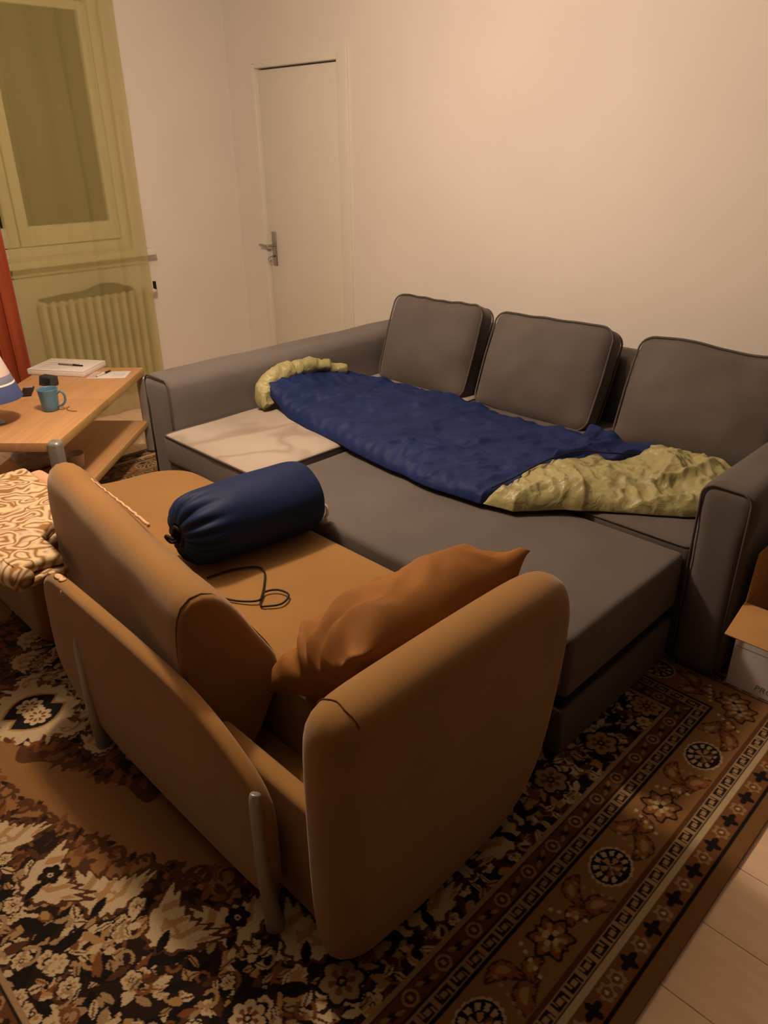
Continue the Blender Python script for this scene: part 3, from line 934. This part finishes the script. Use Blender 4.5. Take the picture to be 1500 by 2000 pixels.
# ------------------------------------------------------------------ brown chaise sofa
br = empty('brown_chaise_sofa', (-1.8, 1.05, ZR))
tag(br, 'ochre brown chaise sofa with one arm, turned against the grey bed', 'sofa')
outl = [(-.885, .865), (-.885, 1.478), (-2.62, 1.478), (-2.72, 1.38), (-2.74, 1.12), (-2.98, .93), (-2.98, .69), (-2.38, .69), (-2.34, 1.01), (-1.3, .905)]
def round_poly(pts, r, k=5):
    out = []
    n = len(pts)
    for i in range(n):
        p, a, b = Vector(pts[i]), Vector(pts[i-1]), Vector(pts[(i+1) % n])
        da, db = (a-p), (b-p)
        rr = min(r[i] if isinstance(r, (list, tuple)) else r, da.length*.45, db.length*.45)
        s0, s1 = p+da.normalized()*rr, p+db.normalized()*rr
        for j in range(k+1):
            t = j/k
            q = s0*(1-t)**2+p*2*t*(1-t)+s1*t*t
            out.append((q.x, q.y))
    return out
def seat_wave(v):
    out = []
    for p in v:
        z_ = p[2]
        if z_ > .30: z_ += .006*nz(p, 3, 4)
        out.append((p[0], p[1], z_))
    return out
oc = round_poly(outl, [.03, .05, .14, .1, .1, .1, .05, .05, .05, .05], 8)
oc = resample(oc, .03)
v, f = prism(oc, ZR+.012, .392, .008, .035, 'z', k=6, sub=6, flatcap=True)
wobj('seat_platform', v, f, MT['brown'], br, sharp=60)
v, f = box_range((-2.33, -.886), (.70, .90), (ZR+.012, .15), r=.01, n=(4, 2, 2), k=2)
wobj('base', v, f, MT['brown'], br)
v, f = box_range((-1.27, -.886), (.672, .725), (ZR+.012, .362), r=.018, n=(6, 2, 4), k=3)
wobj('rear_rail', v, f, MT['brown'], br)
# upholstered back panel with drooping right end
pan = [(-2.02, .06), (-1.02, .06), (-.972, .10), (-.968, .33), (-.995, .390), (-1.06, .435), (-1.18, .490), (-1.32, .520), (-1.90, .532), (-1.97, .52), (-2.01, .46)]
pan = resample(chaikin(pan, 2), .03)
V, F = prism(pan, .604, .647, .016, .016, 'z', k=4, sub=1)
V = [(p[0], p[2], p[1]) for p in V]
wobj('back_panel', V, F, MT['brown'], br, sharp=60)
sp = br.children[-1]
for (x_, z_, rx, rz) in ((-1.955, .526, .010, .008), (-1.905, .534, .022, .012), (-1.882, .534, .012, .010), (-1.85, .505, .006, .014)):
    v, f = lathe([(.001, -.3), (.6, -.25), (1, 0), (.6, .25), (.001, .3)], 12)
    y_ = .626 if z_ > .515 else .605
    if z_ > .515: v = [(x_+p[0]*rx, y_+p[1]*.011, z_+p[2]*.010-.004) for p in v]
    else: v = [(x_+p[0]*rx, y_+p[2]*.010, z_+p[1]*rz) for p in v]
    q = wobj('worn_patch', v, f, MT['worn'], None); q.parent = sp; q.matrix_parent_inverse = Matrix.Translation(br.location).inverted()
# wedge back cushion
sec = [(.645, .16), (.636, .30), (.632, .50), (.634, .60), (.648, .668), (.685, .694), (.735, .682), (.778, .634), (.836, .535), (.890, .445), (.904, .39), (.890, .33), (.84, .24), (.79, .165), (.72, .152)]
sec = resample(chaikin(sec, 1), .03)
V, F = prism(sec, 0, 1.0, .045, .018, 'x', k=6, sub=20)
out = []
for p in V:
    u = p[0]          # 0 far end, 1 near end
    x_ = -2.365+u*1.065
    sw = (1-u)*1.06
    y_ = p[1]+.012+.13*sw
    cz = p[2]
    if u < .1: # rounded far end
        e = math.sqrt(max(0, 1-((.1-u)/.1)**2)); ycen = .76+.012+.13*sw
        y_ = ycen+(y_-ycen)*(.72+.28*e); cz = .40+(cz-.40)*(.92+.08*e)
    bul = .008*nz((x_, y_, cz), 5, 2)
    out.append((x_, y_+bul, max(cz+bul*.7, .152)))
wc = wobj('back_cushion', out, F, MT['brown'], br, sharp=70)
pts = [(-1.318, a+.0145, b) for a, b in sec]
q = wobj('end_seam', *tube(pts, .0018, closed=True, n=6), MT['brown_dk'], None); q.parent = wc; q.matrix_parent_inverse = Matrix.Translation(br.location).inverted()
wl = smooth_path([(-2.24, .888, .655), (-2.12, .878, .655), (-2.0, .868, .655), (-1.88, .857, .656), (-1.77, .846, .656)], 8)
q = wobj('frayed_edge', *tube([p+Vector((0, .0015*math.sin(i*2.1), .0015*math.sin(i*3.3))) for i, p in enumerate(wl)], .0042, n=6, taper=lambda t: .35+.9*t), MT['worn'], None)
q.parent = wc; q.matrix_parent_inverse = Matrix.Translation(br.location).inverted()
# arm
ar = [(.640, ZR+.004), (.620, .10), (.618, .45), (.622, .63), (.640, .680), (.700, .697), (1.00, .700), (1.28, .697), (1.375, .680), (1.408, .62), (1.410, .52), (1.392, .40), (1.355, .22), (1.30, .11), (1.22, .045), (1.14, ZR+.004)]
ar = resample(chaikin(chaikin(ar, 1), 1), .025)
V, F = prism(ar, -.884, -.742, .066, .066, 'x', k=8, sub=1)
out = []
for p in V:
    lean = (.40-p[2])*.02
    n_ = 0.0
    out.append((p[0]-lean*0+n_, p[1]+n_*.5, max(p[2]+n_*.5, ZR+.001)))
am_ = wobj('armrest', out, F, MT['brown'], br)
sm = []
for i in range(13):
    a = math.pi*(.16+.62*i/12)
    sm.append((-.813-.0705*math.cos(a), .690+.002*math.sin(i*1.3), .6235+.0705*math.sin(a)))
q = wobj('stitched_seam', *tube(sm, .0014, n=6), MT['brown_dk'], None); q.parent = am_; q.matrix_parent_inverse = Matrix.Translation(br.location).inverted()
# silver legs
for (x_, h_) in ((-1.795, .375), (-.972, .395)):
    pts = [(x_+.004, .606, ZR), (x_, .604, ZR+.05), (x_-.012, .603, .18), (x_-.022, .606, h_-.03), (x_-.025, .612, h_)]
    wobj('leg', *tube(smooth_path(pts, 5), .018, n=14, taper=lambda t: 1.25-.65*t), MT['silver'], br)

# brown pillow leaning on the arm
pil = empty('throw_pillow', (-1.18, 1.10, .395))
tag(pil, 'crumpled brown throw pillow leaning on the arm of the brown sofa', 'pillow')
def pillow_mesh():
    nu, nv = 70, 50
    Lh, Wh, T = .305, .205, .105
    V = []; F = []
    for side in (1, -1):
        for i in range(nu+1):
            for j in range(nv+1):
                u, w = -1+2*i/nu, -1+2*j/nv
                pin = 1-.10*(w*w*(1-u*u))-.0
                x_ = u*Lh*(1-.07*(1-w*w)*u*u*0-.06*abs(u)**3*(1-w*w))
                y_ = w*Wh*(1-.12*(1-abs(u))**2*0-.08*abs(w)**3*(1-u*u))
                t = T*max(0, (1-u**4))**.75*max(0, (1-w**4))**.75
                V.append([x_, y_, side*t])
    n1 = nv+1; o = (nu+1)*n1
    for i in range(nu):
        for j in range(nv):
            F.append((i*n1+j, (i+1)*n1+j, (i+1)*n1+j+1, i*n1+j+1)); F.append((o+i*n1+j, o+i*n1+j+1, o+(i+1)*n1+j+1, o+(i+1)*n1+j))
    # tilt: length along y, width rising to the arm
    an = math.radians(40)
    out = []
    for p in V:
        k = .022*nz((p[0], p[1], p[2]*.5), 7, 4)+.012*ridge(p[0]*7+1, p[1]*13, .3, 3.5)+.006*nz(p, 22, 6)
        rad = .015*math.sin(math.atan2(p[1]*1.2, p[0]+.34)*9)*max(0, min(1, (-p[0]-.06)/.14))
        z_ = p[2]+(k+rad)*(1 if p[2] > 0 else .3)
        L_, w_, t_ = p[0], p[1], z_
        X = w_*math.cos(an)-t_*math.sin(an); Z = w_*math.sin(an)+t_*math.cos(an)
        out.append((X-1.060, L_+1.115, Z+.545))
    zmin = min(p[2] for p in out)
    return [(p[0], p[1], p[2]) if p[2] > .396 else (p[0], p[1], .396) for p in out], F
v, f = pillow_mesh()
bmv = wobj('pillow_case', v, f, MT['pillow'], pil)
def weld(o, d=1e-5):
    bm = bmesh.new(); bm.from_mesh(o.data); bmesh.ops.remove_doubles(bm, verts=bm.verts, dist=d); bmesh.ops.recalc_face_normals(bm, faces=bm.faces); bm.to_mesh(o.data); bm.free()
weld(bmv)

# navy stuff sack
sk = empty('stuff_sack', (-1.885, 1.25, .395))
tag(sk, 'stuffed navy drawstring sack lying on the brown sofa seat', 'bag')
def sack():
    prof = [(.008, .090), (.018, .060), (.025, .020), (.034, .000), (.052, -.006), (.075, .000), (.096, .014), (.112, .036), (.122, .068), (.127, .11), (.129, .18), (.130, .28), (.129, .36), (.127, .42), (.121, .455), (.110, .475), (.088, .486), (.05, .491), (.004, .492)]
    n = 120; V = []; F = []
    pr = []
    P = [Vector((a, b, 0)) for a, b in prof]
    sp_ = smooth_path(P, 4)
    for p in sp_:
        r, a = p.x, p.y
        pl = max(0, 1-a/.17) if a < .17 else 0
        for k in range(n):
            t = 2*math.pi*k/n
            rr = r*(1+(.13*pl*pl*(2*abs(math.sin(t*9+.9*math.sin(t*3)))-1.3))*min(1, r/.04)+.02*math.sin(t*2+a*6))
            rr += .004*noise.noise(Vector((math.cos(t)*2, math.sin(t)*2, a*7)))
            x_, z_ = rr*math.cos(t), rr*math.sin(t)*.965
            z_ = max(z_, -.117)
            V.append((x_, a, z_+.1185))
    for i in range(len(sp_)-1):
        for k in range(n): F.append((i*n+k, i*n+(k+1) % n, (i+1)*n+(k+1) % n, (i+1)*n+k))
    F.append(tuple(range(n))); F.append(tuple((len(sp_)-1)*n+k for k in range(n)))
    an = math.radians(-5)
    out = []
    for p in V:
        x_, y_ = p[0], p[1]
        out.append((-1.905+x_*math.cos(an)-y_*math.sin(an), 1.005+x_*math.sin(an)+y_*math.cos(an), p[2]+.3965))
    return out, F
wobj('sack_body', *sack(), MT['navy2'], sk)
ring = [(-1.905+.030*math.cos(t), 1.000+.004*math.sin(3*t), .515+.030*math.sin(t)) for t in np.linspace(0, 2*math.pi, 24, endpoint=False)]
wobj('drawstring', *tube(ring, .006, closed=True, n=6), MT['black_cord'], sk)
tails = smooth_path([(-1.91, .998, .495), (-1.925, .985, .49), (-1.935, .975, .505), (-1.92, .97, .52), (-1.90, .98, .51)], 6)
wobj('cord_tail', *tube(tails, .0055, n=6), MT['black_cord'], sk)
tg = smooth_path([(-1.800, 1.495, .49), (-1.785, 1.502, .478), (-1.780, 1.50, .455), (-1.788, 1.498, .44), (-1.776, 1.50, .425)], 6)
o = wobj('care_tag', *tube(tg, .006, n=6), MT['paper'], sk)

# thin black lead
ld_path = smooth_path([(-1.80, 1.02, .399), (-1.785, 1.10, .399), (-1.745, 1.165, .399), (-1.70, 1.165, .399), (-1.63, 1.11, .399), (-1.56, 1.045, .399),
                       (-1.535, 1.055, .400), (-1.515, 1.09, .402), (-1.535, 1.13, .404), (-1.58, 1.125, .404), (-1.60, 1.09, .403), (-1.575, 1.05, .404), (-1.62, 1.01, .400), (-1.68, .985, .399), (-1.74, .975, .399)], 10)
o = mobj('charging_lead', *tube(ld_path, .0032, n=8), MT['black_cord'])
tag(o, 'thin black looped lead on the brown sofa seat', 'cable')

# folded blanket behind the wedge cushion
bl = empty('folded_blanket', (-2.55, .8, .395))
tag(bl, 'folded paisley blanket in gold and grey at the end of the brown sofa', 'blanket')
def blanket():
    parts = []
    for (z0, z1, x1, seed) in ((.396, .424, -2.135, 1.), (.430, .470, -2.155, 5.)):
        v, f = box_range((-2.93, x1), (.60, .98), (z0, z1), r=min(.026, (z1-z0)*.45), n=(26, 14, 2), k=4)
        out = []
        for p in v:
            u = (p[0]+2.93)/(x1+2.93)
            ym = .93-(.93-.735)*min(1, max(0, (u-.55)/.25))
            y_ = .585+(p[1]-.60)*(ym-.585)/.38
            z_ = p[2]+.010*nz(p, 7, seed)+.006*nz(p, 16, seed)
            if z0 > .43 and p[0] > x1-.10: z_ -= .012*(p[0]-x1+.10)/.10
            if z0 > .43 and p[1] < .68: z_ -= .03*((.68-p[1])/.08)**2
            out.append((p[0]+.010*nz(p, 8, seed+3), y_+.010*nz(p, 8, seed+7), max(z_, .3955)))
        parts.append((out, f))
    # the turned fold along the near edge
    pts = [(-2.93+.8*i/20, .592+.008*math.sin(i), .431+.004*math.sin(i*1.7)) for i in range(21)]
    V, F = tube(pts, .036, n=14)
    parts.append(([(p[0], p[1], max(p[2]+.006*nz(p, 12, 2), .3957)) for p in V], F))
    return join(parts)
wobj('blanket_folds', *blanket(), MT['blanket'], bl)
v, f = box_range((-2.90, -2.42), (.925, .985), (.40, .462), r=.022, n=(16, 3, 3), k=3)
o = wobj('border_strip', [(p[0]+.006*nz(p, 9, 1), p[1]+.008*nz(p, 7, 4), p[2]+.008*nz(p, 8, 2)) for p in v], f, MT['blanket_pink'], bl); o['label'] = 'plain peach border'

# ------------------------------------------------------------------ coffee table (turned 45 degrees)
TA = Vector((-3.017, 1.102, 0)); E1 = Vector((-.688, .726, 0)).normalized(); E2 = Vector((-.726, -.688, 0)).normalized()
tab = empty('coffee_table', (TA.x, TA.y, 0), math.atan2(E1.y, E1.x))
tag(tab, 'low beech coffee table with a lower shelf and silver corner posts', 'table')
# local frame: x along E1 (length), y to the left of E1 (= E2)
LT, WT = 1.16, .56
def tbox(nm, x, y, z, m_, par=tab, r=.003, n=(1, 1, 1), k=2):
    v, f = box_range(x, y, z, r=r, n=n, k=k); return mobj(nm, v, f, m_, par)
t1 = tbox('table_top', (0.0, .600), (.005, WT), (.458, .500), MT['wood'])
t2 = tbox('table_top', (.602, LT), (.005, WT), (.458, .500), MT['wood'])
tbox('edge_band', (.003, .600), (.0, .006), (.459, .499), MT['wood_edge'], t1, r=.001, k=1)
tbox('edge_band', (.604, LT), (.0, .006), (.459, .499), MT['wood_edge'], t2, r=.001, k=1)
s1 = tbox('lower_shelf', (0.03, LT-.02), (.02, WT-.02), (.165, .200), MT['wood'])
tbox('edge_band', (.031, LT-.021), (.014, .021), (.166, .199), MT['wood_edge'], s1, r=.001, k=1)
for (x_, y_, h_) in ((-.014, -.014, .504), (LT-.03, -.010, .457), (-.014, WT-.04, .504), (LT-.07, WT-.07, .457)):
    v, f = rbox((.056, .056, h_), .018, n=(2, 2, 4), k=4)
    mobj('corner_post', v*np.array([1, 1, (h_-.0102)/h_])+np.array([x_+.028, y_+.028, h_/2+.0056]), f, MT['silver'], tab)

def tl(x, y, z):   # table-local to world
    return TA+E1*x+E2*y+Vector((0, 0, z))
def onto(world):
    d = Vector((world[0], world[1], 0))-TA
    return d.dot(E1), d.dot(E2)

# stack of paper and its pen
pst = empty('paper_stack', (-4.07, 1.63, .5005), math.radians(34))
tag(pst, 'thick white pad of printed sheets on the coffee table', 'paper pad')
v, f = box_range((-.165, .165), (-.115, .115), (0, .026), r=.003, n=(1, 1, 1), k=1)
mobj('sheet_block', v, f, MT['paper'], pst)
v, f = box_range((-.165, .165), (-.115, .115), (.0265, .030), r=.001, n=(1, 1, 1), k=1)
mobj('cover_sheet', v, f, MT['paper'], pst)
for i in range(6):
    v, f = slab((-.12, .02+.02*(i % 3)), (-.085+.022*i, -.080+.022*i), (.0300, .0303)); mobj('printed_line', v, f, MT['print'], pst, smooth=False)
def pen(name, a, b, label, c1, c2):
    a, b = Vector(a), Vector(b)
    root = empty(name, a); tag(root, label, 'pen', 'pens on the coffee table')
    d = b-a
    mobj('barrel', *tube([d*t for t in np.linspace(0, .6, 6)], .0042, n=8), c1, root)
    mobj('cap', *tube([d*t for t in np.linspace(.6, 1, 6)], .0058, n=8, taper=lambda t: 1-.35*t), c2, root)
    mobj('tip', *tube([d*t for t in np.linspace(-.04, 0, 3)], .003, n=6, taper=lambda t: .3+.7*t), c2, root)
pen('pen', (-4.10, 1.60, .5352), (-3.965, 1.672, .5362), 'dark capped pen lying on the thick white pad', MT['ink'], MT['black'])
npd = empty('notepad', (-3.80, 1.735, .5005), math.radians(47)); tag(npd, 'thin white note sheet with pink print by the table edge', 'paper')
v, f = box_range((-.10, .10), (-.062, .062), (0, .006), r=.001, n=(1, 1, 1), k=1); mobj('sheets', v, f, MT['paper'], npd)
v, f = slab((-.098, -.050), (-.058, .058), (.0060, .0063)); mobj('printed_header', v, f, MT['red_print'], npd, smooth=False)
for i in range(3):
    v, f = slab((.02, .085), (-.04+.02*i, -.036+.02*i), (.0060, .0063)); mobj('printed_line', v, f, MT['print'], npd, smooth=False)
pen('pen', (-3.80, 1.665, .5112), (-3.845, 1.765, .5122), 'white pen with dark end on the thin note sheet', MT['paper'], MT['black'])

# mug
mug = empty('mug', (-3.455, 1.272, .5005)); tag(mug, 'teal blue ceramic mug on the coffee table', 'mug')
prof = [(.002, 0), (.033, 0), (.036, .003), (.0385, .03), (.042, .07), (.045, .098), (.0462, .102), (.0435, .103), (.0415, .098), (.038, .06), (.034, .012), (.002, .009)]
mobj('cup', *lathe(prof, 36), MT['mug'], mug)
hd = smooth_path([(.041, 0, .082), (.062, 0, .090), (.076, 0, .072), (.074, 0, .045), (.058, 0, .026), (.037, 0, .022)], 7)
o = mobj('handle', *tube(hd, .0055, n=10), MT['mug'], mug); o.rotation_euler = (0, 0, math.radians(42))
# dark phone
ph = empty('phone', (-3.815, 1.308, .5005), math.radians(152)); tag(ph, 'black phone lying flat beside the teal mug', 'phone')
v, f = box_range((-.075, .075), (-.026, .026), (0, .011), r=.005, n=(2, 2, 1), k=3); mobj('phone_body', v, f, MT['black'], ph)
v, f = box_range((.048, .070), (-.020, .020), (.0108, .0118), r=.0004, n=(1, 1, 1), k=1); mobj('screen_strip', v, f, MT['print'], ph)
# small dark gadget
gd = empty('alarm_clock', (-3.865, 1.44, .5005), math.radians(20)); tag(gd, 'small dark box shaped gadget behind the teal mug', 'gadget')
v, f = box_range((-.045, .045), (-.024, .024), (0, .048), r=.006, n=(2, 2, 2), k=3); mobj('case', [(p[0], p[1]+.25*(p[2]-.02)*(1 if p[1] < 0 else 0), p[2]) for p in v], f, MT['garment'], gd)
v, f = box_range((-.034, .034), (-.0245, -.020), (.008, .040), r=.001, n=(1, 1, 1), k=1); mobj('display', [(p[0], p[1]+.25*(p[2]-.02), p[2]) for p in v], f, MT['black'], gd)
o = mobj('rubber_strand', *tube(smooth_path([(-3.435, 1.350, .5022), (-3.425, 1.333, .5022), (-3.395, 1.323, .5022), (-3.365, 1.330, .5022), (-3.345, 1.345, .5022)], 6), .0018, n=6), MT['strand'])
tag(o, 'thin curved brown strand on the table beside the mug', 'strand')

# banded shade of a table lamp, cut by the picture edge
lampt = empty('table_lamp', (-3.445, 1.03, .5005)); tag(lampt, 'lamp with a tapered blue and cream banded shade, cut by the picture edge', 'lamp')
def shade_r(z): return .125-.32*(z-.115)
def band_(z0, z1, m_, nm):
    prof = [(shade_r(z0), z0), (shade_r(z1), z1), (shade_r(z1)-.003, z1), (shade_r(z0)-.003, z0), (shade_r(z0), z0)]
    return mobj(nm, *lathe(prof, 40, cap=False), m_, lampt)
band_(.115, .180, MT['blue_shade'], 'shade_band'); band_(.1802, .188, MT['paper'], 'shade_stripe'); band_(.1882, .218, MT['grey_shade'], 'shade_band'); band_(.2182, .30, MT['cream_shade'], 'shade_band')
mobj('lamp_foot', *lathe([(.001, 0), (.030, 0), (.032, .006), (.016, .012), (.012, .03), (.012, .20), (.001, .20)], 28), MT['silver'], lampt)
mobj('shade_ring', *join([tube([(math.cos(a)*shade_r(.17)*t, math.sin(a)*shade_r(.17)*t, .17) for t in (.05, .98)], .0025, n=6) for a in (0, 2.09, 4.19)]), MT['silver'], lampt)

# things on the lower shelf
cup = mobj('plastic_cup', *lathe([(.001, 0), (.028, 0), (.033, .004), (.044, .075), (.0455, .078), (.043, .078), (.0305, .006), (.001, .004)], 28), MT['clear'])
cup.location = (-3.425, 1.325, .2005); tag(cup, 'small translucent cup on the lower table shelf', 'cup')
def crumple():
    bm = bmesh.new(); bmesh.ops.create_icosphere(bm, subdivisions=4, radius=1)
    V = []
    for v_ in bm.verts:
        p = v_.co; k = 1+.28*nz(p, 2.2, 3)+.14*nz(p, 5, 6)
        V.append((p.x*.11*k, p.y*.07*k, max(0, p.z*.06*k+.045)))
    F = [[v_.index for v_ in q.verts] for q in bm.faces]; bm.free(); return V, F
o = mobj('plastic_bag', *crumple(), MT['clear']); o.location = (-3.60, 1.20, .2005); o.rotation_euler = (0, 0, .9); tag(o, 'crumpled translucent bag on the lower table shelf', 'bag')
o = mobj('white_cable', *tube(smooth_path([(-3.60, .965, .2055), (-3.575, 1.02, .2058), (-3.53, 1.06, .225), (-3.47, 1.055, .235), (-3.42, 1.035, .215), (-3.36, .99, .2055)], 8), .005, n=8), MT['cable_white'])
tag(o, 'white cable looped on the lower table shelf', 'cable')

# ------------------------------------------------------------------ radiator, curtains
rad = empty('radiator', (XL+.09, 2.15, .10)); tag(rad, 'white ribbed radiator below the window behind the sheer curtain', 'radiator')
ny_ = 13
y0, y1 = 1.775, 2.515
pit = (y1-y0)/ny_
v, f = rbox((.075, pit*.62, .62), .016, n=(2, 2, 6), k=3)
fin = None
for i in range(ny_):
    if fin is None:
        fin = wobj('rib', v+np.array([XL+.09, y0+pit*.5, .455]), f, MT['radiator'], rad)
    else:
        c = fin.copy(); COL.objects.link(c); c.location = (0, pit*i, 0)
for zz in (.185, .735):
    wobj('header_pipe', *tube([(XL+.09, y0+.01, zz), (XL+.09, (y0+y1)/2, zz), (XL+.09, y1-.01, zz)], .018, n=12), MT['radiator'], rad)
wobj('valve', *tube([(XL+.09, y1, .735), (XL+.09, y1+.03, .735), (XL+.09, y1+.05, .735)], .013, n=10), MT['white'], rad)
wobj('valve_knob', *tube([(XL+.09, y1+.045, .735), (XL+.09, y1+.045, .785), (XL+.09, y1+.045, .792)], .011, n=12), MT['black'], rad)
for yy in (y0+.03, y1-.03):
    wobj('supply_pipe', *tube([(XL+.09, yy, .0), (XL+.09, yy, .10), (XL+.09, yy, .18)], .010, n=8), MT['radiator'], rad)
# dark garment on the radiator
def garment():
    V = []; F = []
    n_, m_ = 40, 12
    for i in range(n_+1):
        t = i/n_; y_ = 1.80+.58*t
        h = .012+.050*math.exp(-((t-.74)/.20)**2)+.012*math.exp(-((t-.35)/.25)**2)
        for j in range(m_+1):
            a = math.pi*j/m_
            V.append((XL+.09+.045*math.cos(a), y_+.004*math.sin(a*3+t*20), .7665+h*math.sin(a)**.7*(.9+.2*nz((y_*3, a, 0), 3, 1))))
    for i in range(n_):
        for j in range(m_): k = i*(m_+1)+j; F.append((k, k+1, k+m_+2, k+m_+1))
    F.append(tuple(range(m_+1))); F.append(tuple(n_*(m_+1)+j for j in range(m_+1)))
    for i in range(n_): F.append((i*(m_+1), (i+1)*(m_+1), (i+1)*(m_+1)+m_, i*(m_+1)+m_))
    return V, F
o = mobj('folded_garment', *garment(), MT['garment']); tag(o, 'dark cloth lying along the top of the radiator', 'cloth')

def drape(y0, y1, x0, z0, z1, folds, amp, seed, thick=None, taper=0.0, nz_=36):
    n_ = int((y1-y0)/.008)
    V = []; F = []
    for k in range(nz_+1):
        t = k/nz_; z_ = z0+(z1-z0)*t
        for i in range(n_+1):
            u = i/n_
            y_ = y0+(y1-y0)*u
            ph = 2*math.pi*folds*u+1.3*math.sin(u*5+seed)+.5*math.sin(z_*1.3+seed+u*3)
            a = amp*(.55+.45*(1-t))*(.7+.5*noise.noise(Vector((u*6, z_*.7, seed))))
            V.append((x0+a*math.sin(ph)+.006*noise.noise(Vector((u*20, z_*2, seed))), y_+.5*amp*math.cos(ph)*min(1, u*8, (1-u)*8)+taper*(1-t)*(u-.5), z_))
    for k in range(nz_):
        for i in range(n_): q = k*(n_+1)+i; F.append((q, q+1, q+n_+2, q+n_+1))
    return V, F
sh = empty('sheer_curtain', (-4.60, 2.08, .02)); tag(sh, 'long sheer lime green curtain hanging over the window and radiator', 'curtain')
wobj('voile', *drape(1.640, 2.495, -4.605, .02, 2.44, 6, .013, 1.0), MT['sheer'], sh)
rd = empty('drape', (-4.58, 1.42, .02)); tag(rd, 'rust red drape hanging beside the sheer curtain', 'curtain')
V, F = drape(1.18, 1.615, -4.575, .02, 2.44, 6, .030, 4.0)
o = wobj('cloth', V, F, MT['red'], rd)
md = o.modifiers.new('thickness', 'SOLIDIFY'); md.thickness = .003
rod = empty('curtain_rod', (-4.60, 1.7, 2.46)); tag(rod, 'thin curtain rod above the window', 'rod')
wobj('rod', *tube([(-4.60, .95, 2.465), (-4.60, 1.8, 2.465), (-4.60, 2.62, 2.465)], .010, n=10), MT['steel'], rod)
for yy in (1.02, 2.57): wobj('bracket', *tube([(XL, yy, 2.465), (-4.70, yy, 2.465), (-4.60, yy, 2.465)], .008, n=8), MT['steel'], rod)

# ------------------------------------------------------------------ carton at the right
BX0, BX1, BY0, BY1, BH = -.598, -.16, 2.162, 2.50, .318
ct = empty('cardboard_box', (-.38, 2.35, ZR)); tag(ct, 'open cardboard box with white sides standing beside the grey sofa arm', 'box')
th = .004
def cbox(nm, x, y, z, m_, par=ct):
    v, f = slab(x, y, z); return wobj(nm, v, f, m_, par, smooth=False)
cbox('front_panel', (BX0, BX1), (BY0, BY0+th), (ZR, BH), MT['card_white'])
cbox('back_panel', (BX0, BX1), (BY1-th, BY1), (ZR, BH), MT['card_white'])
cbox('side_panel', (BX0, BX0+th), (BY0+th, BY1-th), (ZR, BH), MT['card_white'])
cbox('side_panel', (BX1-th, BX1), (BY0+th, BY1-th), (ZR, BH), MT['card_white'])
cbox('bottom_panel', (BX0+th, BX1-th), (BY0+th, BY1-th), (ZR, ZR+th), MT['card'])
for (a, b) in (((BX0+th+.0002, BX1-th-.0002), (BY0+th+.0002, BY0+th+.0012)), ((BX0+th+.0002, BX1-th-.0002), (BY1-th-.0012, BY1-th-.0002)), ((BX0+th+.0002, BX0+th+.0012), (BY0+th+.0014, BY1-th-.0014)), ((BX1-th-.0012, BX1-th-.0002), (BY0+th+.0014, BY1-th-.0014))):
    cbox('inner_liner', a, b, (ZR+th, BH-.001), MT['card'])
def flap(nm, h0, h1, out, L_):
    h0, h1, out = Vector(h0), Vector(h1), Vector(out).normalized()
    t = (h1-h0).normalized().cross(out).normalized()*(.0035)
    v = []
    for k in (0, 1):
        for p in (h0, h1, h1+out*L_-(h1-h0).normalized()*.006, h0+out*L_+(h1-h0).normalized()*.006): v.append(p+t*k)
    f = [(0, 1, 2, 3), (7, 6, 5, 4), (0, 4, 5, 1), (1, 5, 6, 2), (2, 6, 7, 3), (3, 7, 4, 0)]
    return wobj(nm, v, f, MT['card'], ct, smooth=False)
flap('front_flap', (BX0, BY0, BH+.002), (BX1, BY0, BH+.002), (0, -1, -.28), .15)
flap('side_flap', (BX0+.002, BY0, BH+.002), (BX0+.002, BY1, BH+.002), (.02, 0, 1), .17)
flap('back_flap', (BX0, BY1, BH+.002), (BX1, BY1, BH+.002), (0, .6, .8), .15)
flap('side_flap', (BX1-.002, BY0, BH+.002), (BX1-.002, BY1, BH+.002), (1, 0, .25), .17)
for zz, xa, xb in ((.215, -.592, -.17), (.160, -.592, -.47)):
    cbox('printed_line', (xa, xb), (BY0-.0004, BY0), (zz, zz+.0022), MT['ink'])
cu = bpy.data.curves.new('lettering', 'FONT'); cu.body = 'PRO'; cu.size = .030; cu.extrude = .0002; cu.shear = .15
to = bpy.data.objects.new('lettering', cu); COL.objects.link(to)
bpy.context.view_layer.update()
me = bpy.data.meshes.new_from_object(to.evaluated_get(bpy.context.evaluated_depsgraph_get()))
bpy.data.objects.remove(to, do_unlink=True)
me.materials.clear(); me.materials.append(MT['ink'])
lt = bpy.data.objects.new('lettering', me); COL.objects.link(lt); lt.parent = ct
lt.rotation_euler = (math.pi/2, 0, 0); lt.location = Vector((-.512, BY0-.0006, .030))-ct.location
lt['label'] = 'dark printed letters PRO'

# ------------------------------------------------------------------ ceiling lamp holding the bulb (out of view)
pl = empty('pendant_lamp', (LAMP[0], LAMP[1], ZC)); tag(pl, 'bare bulb pendant hanging from the ceiling over the brown sofa', 'lamp')
wobj('cord', *tube([(LAMP[0], LAMP[1], ZC-.001), (LAMP[0], LAMP[1], 2.4), (LAMP[0], LAMP[1], LAMP[2]+.18)], .004, n=8), MT['cable_white'], pl)
v, f = lathe([(.001, .30), (.03, .295), (.05, .27), (.05, .265), (.001, .265)], 24)
wobj('ceiling_rose', [(p[0]+LAMP[0], p[1]+LAMP[1], ZC-.30+p[2]) for p in v], f, MT['white'], pl)
v, f = lathe([(.001, .09), (.012, .09), (.02, .07), (.02, .0), (.001, .0)], 20)
wobj('socket', [(p[0]+LAMP[0], p[1]+LAMP[1], LAMP[2]+.105+p[2]) for p in v], f, MT['white'], pl)
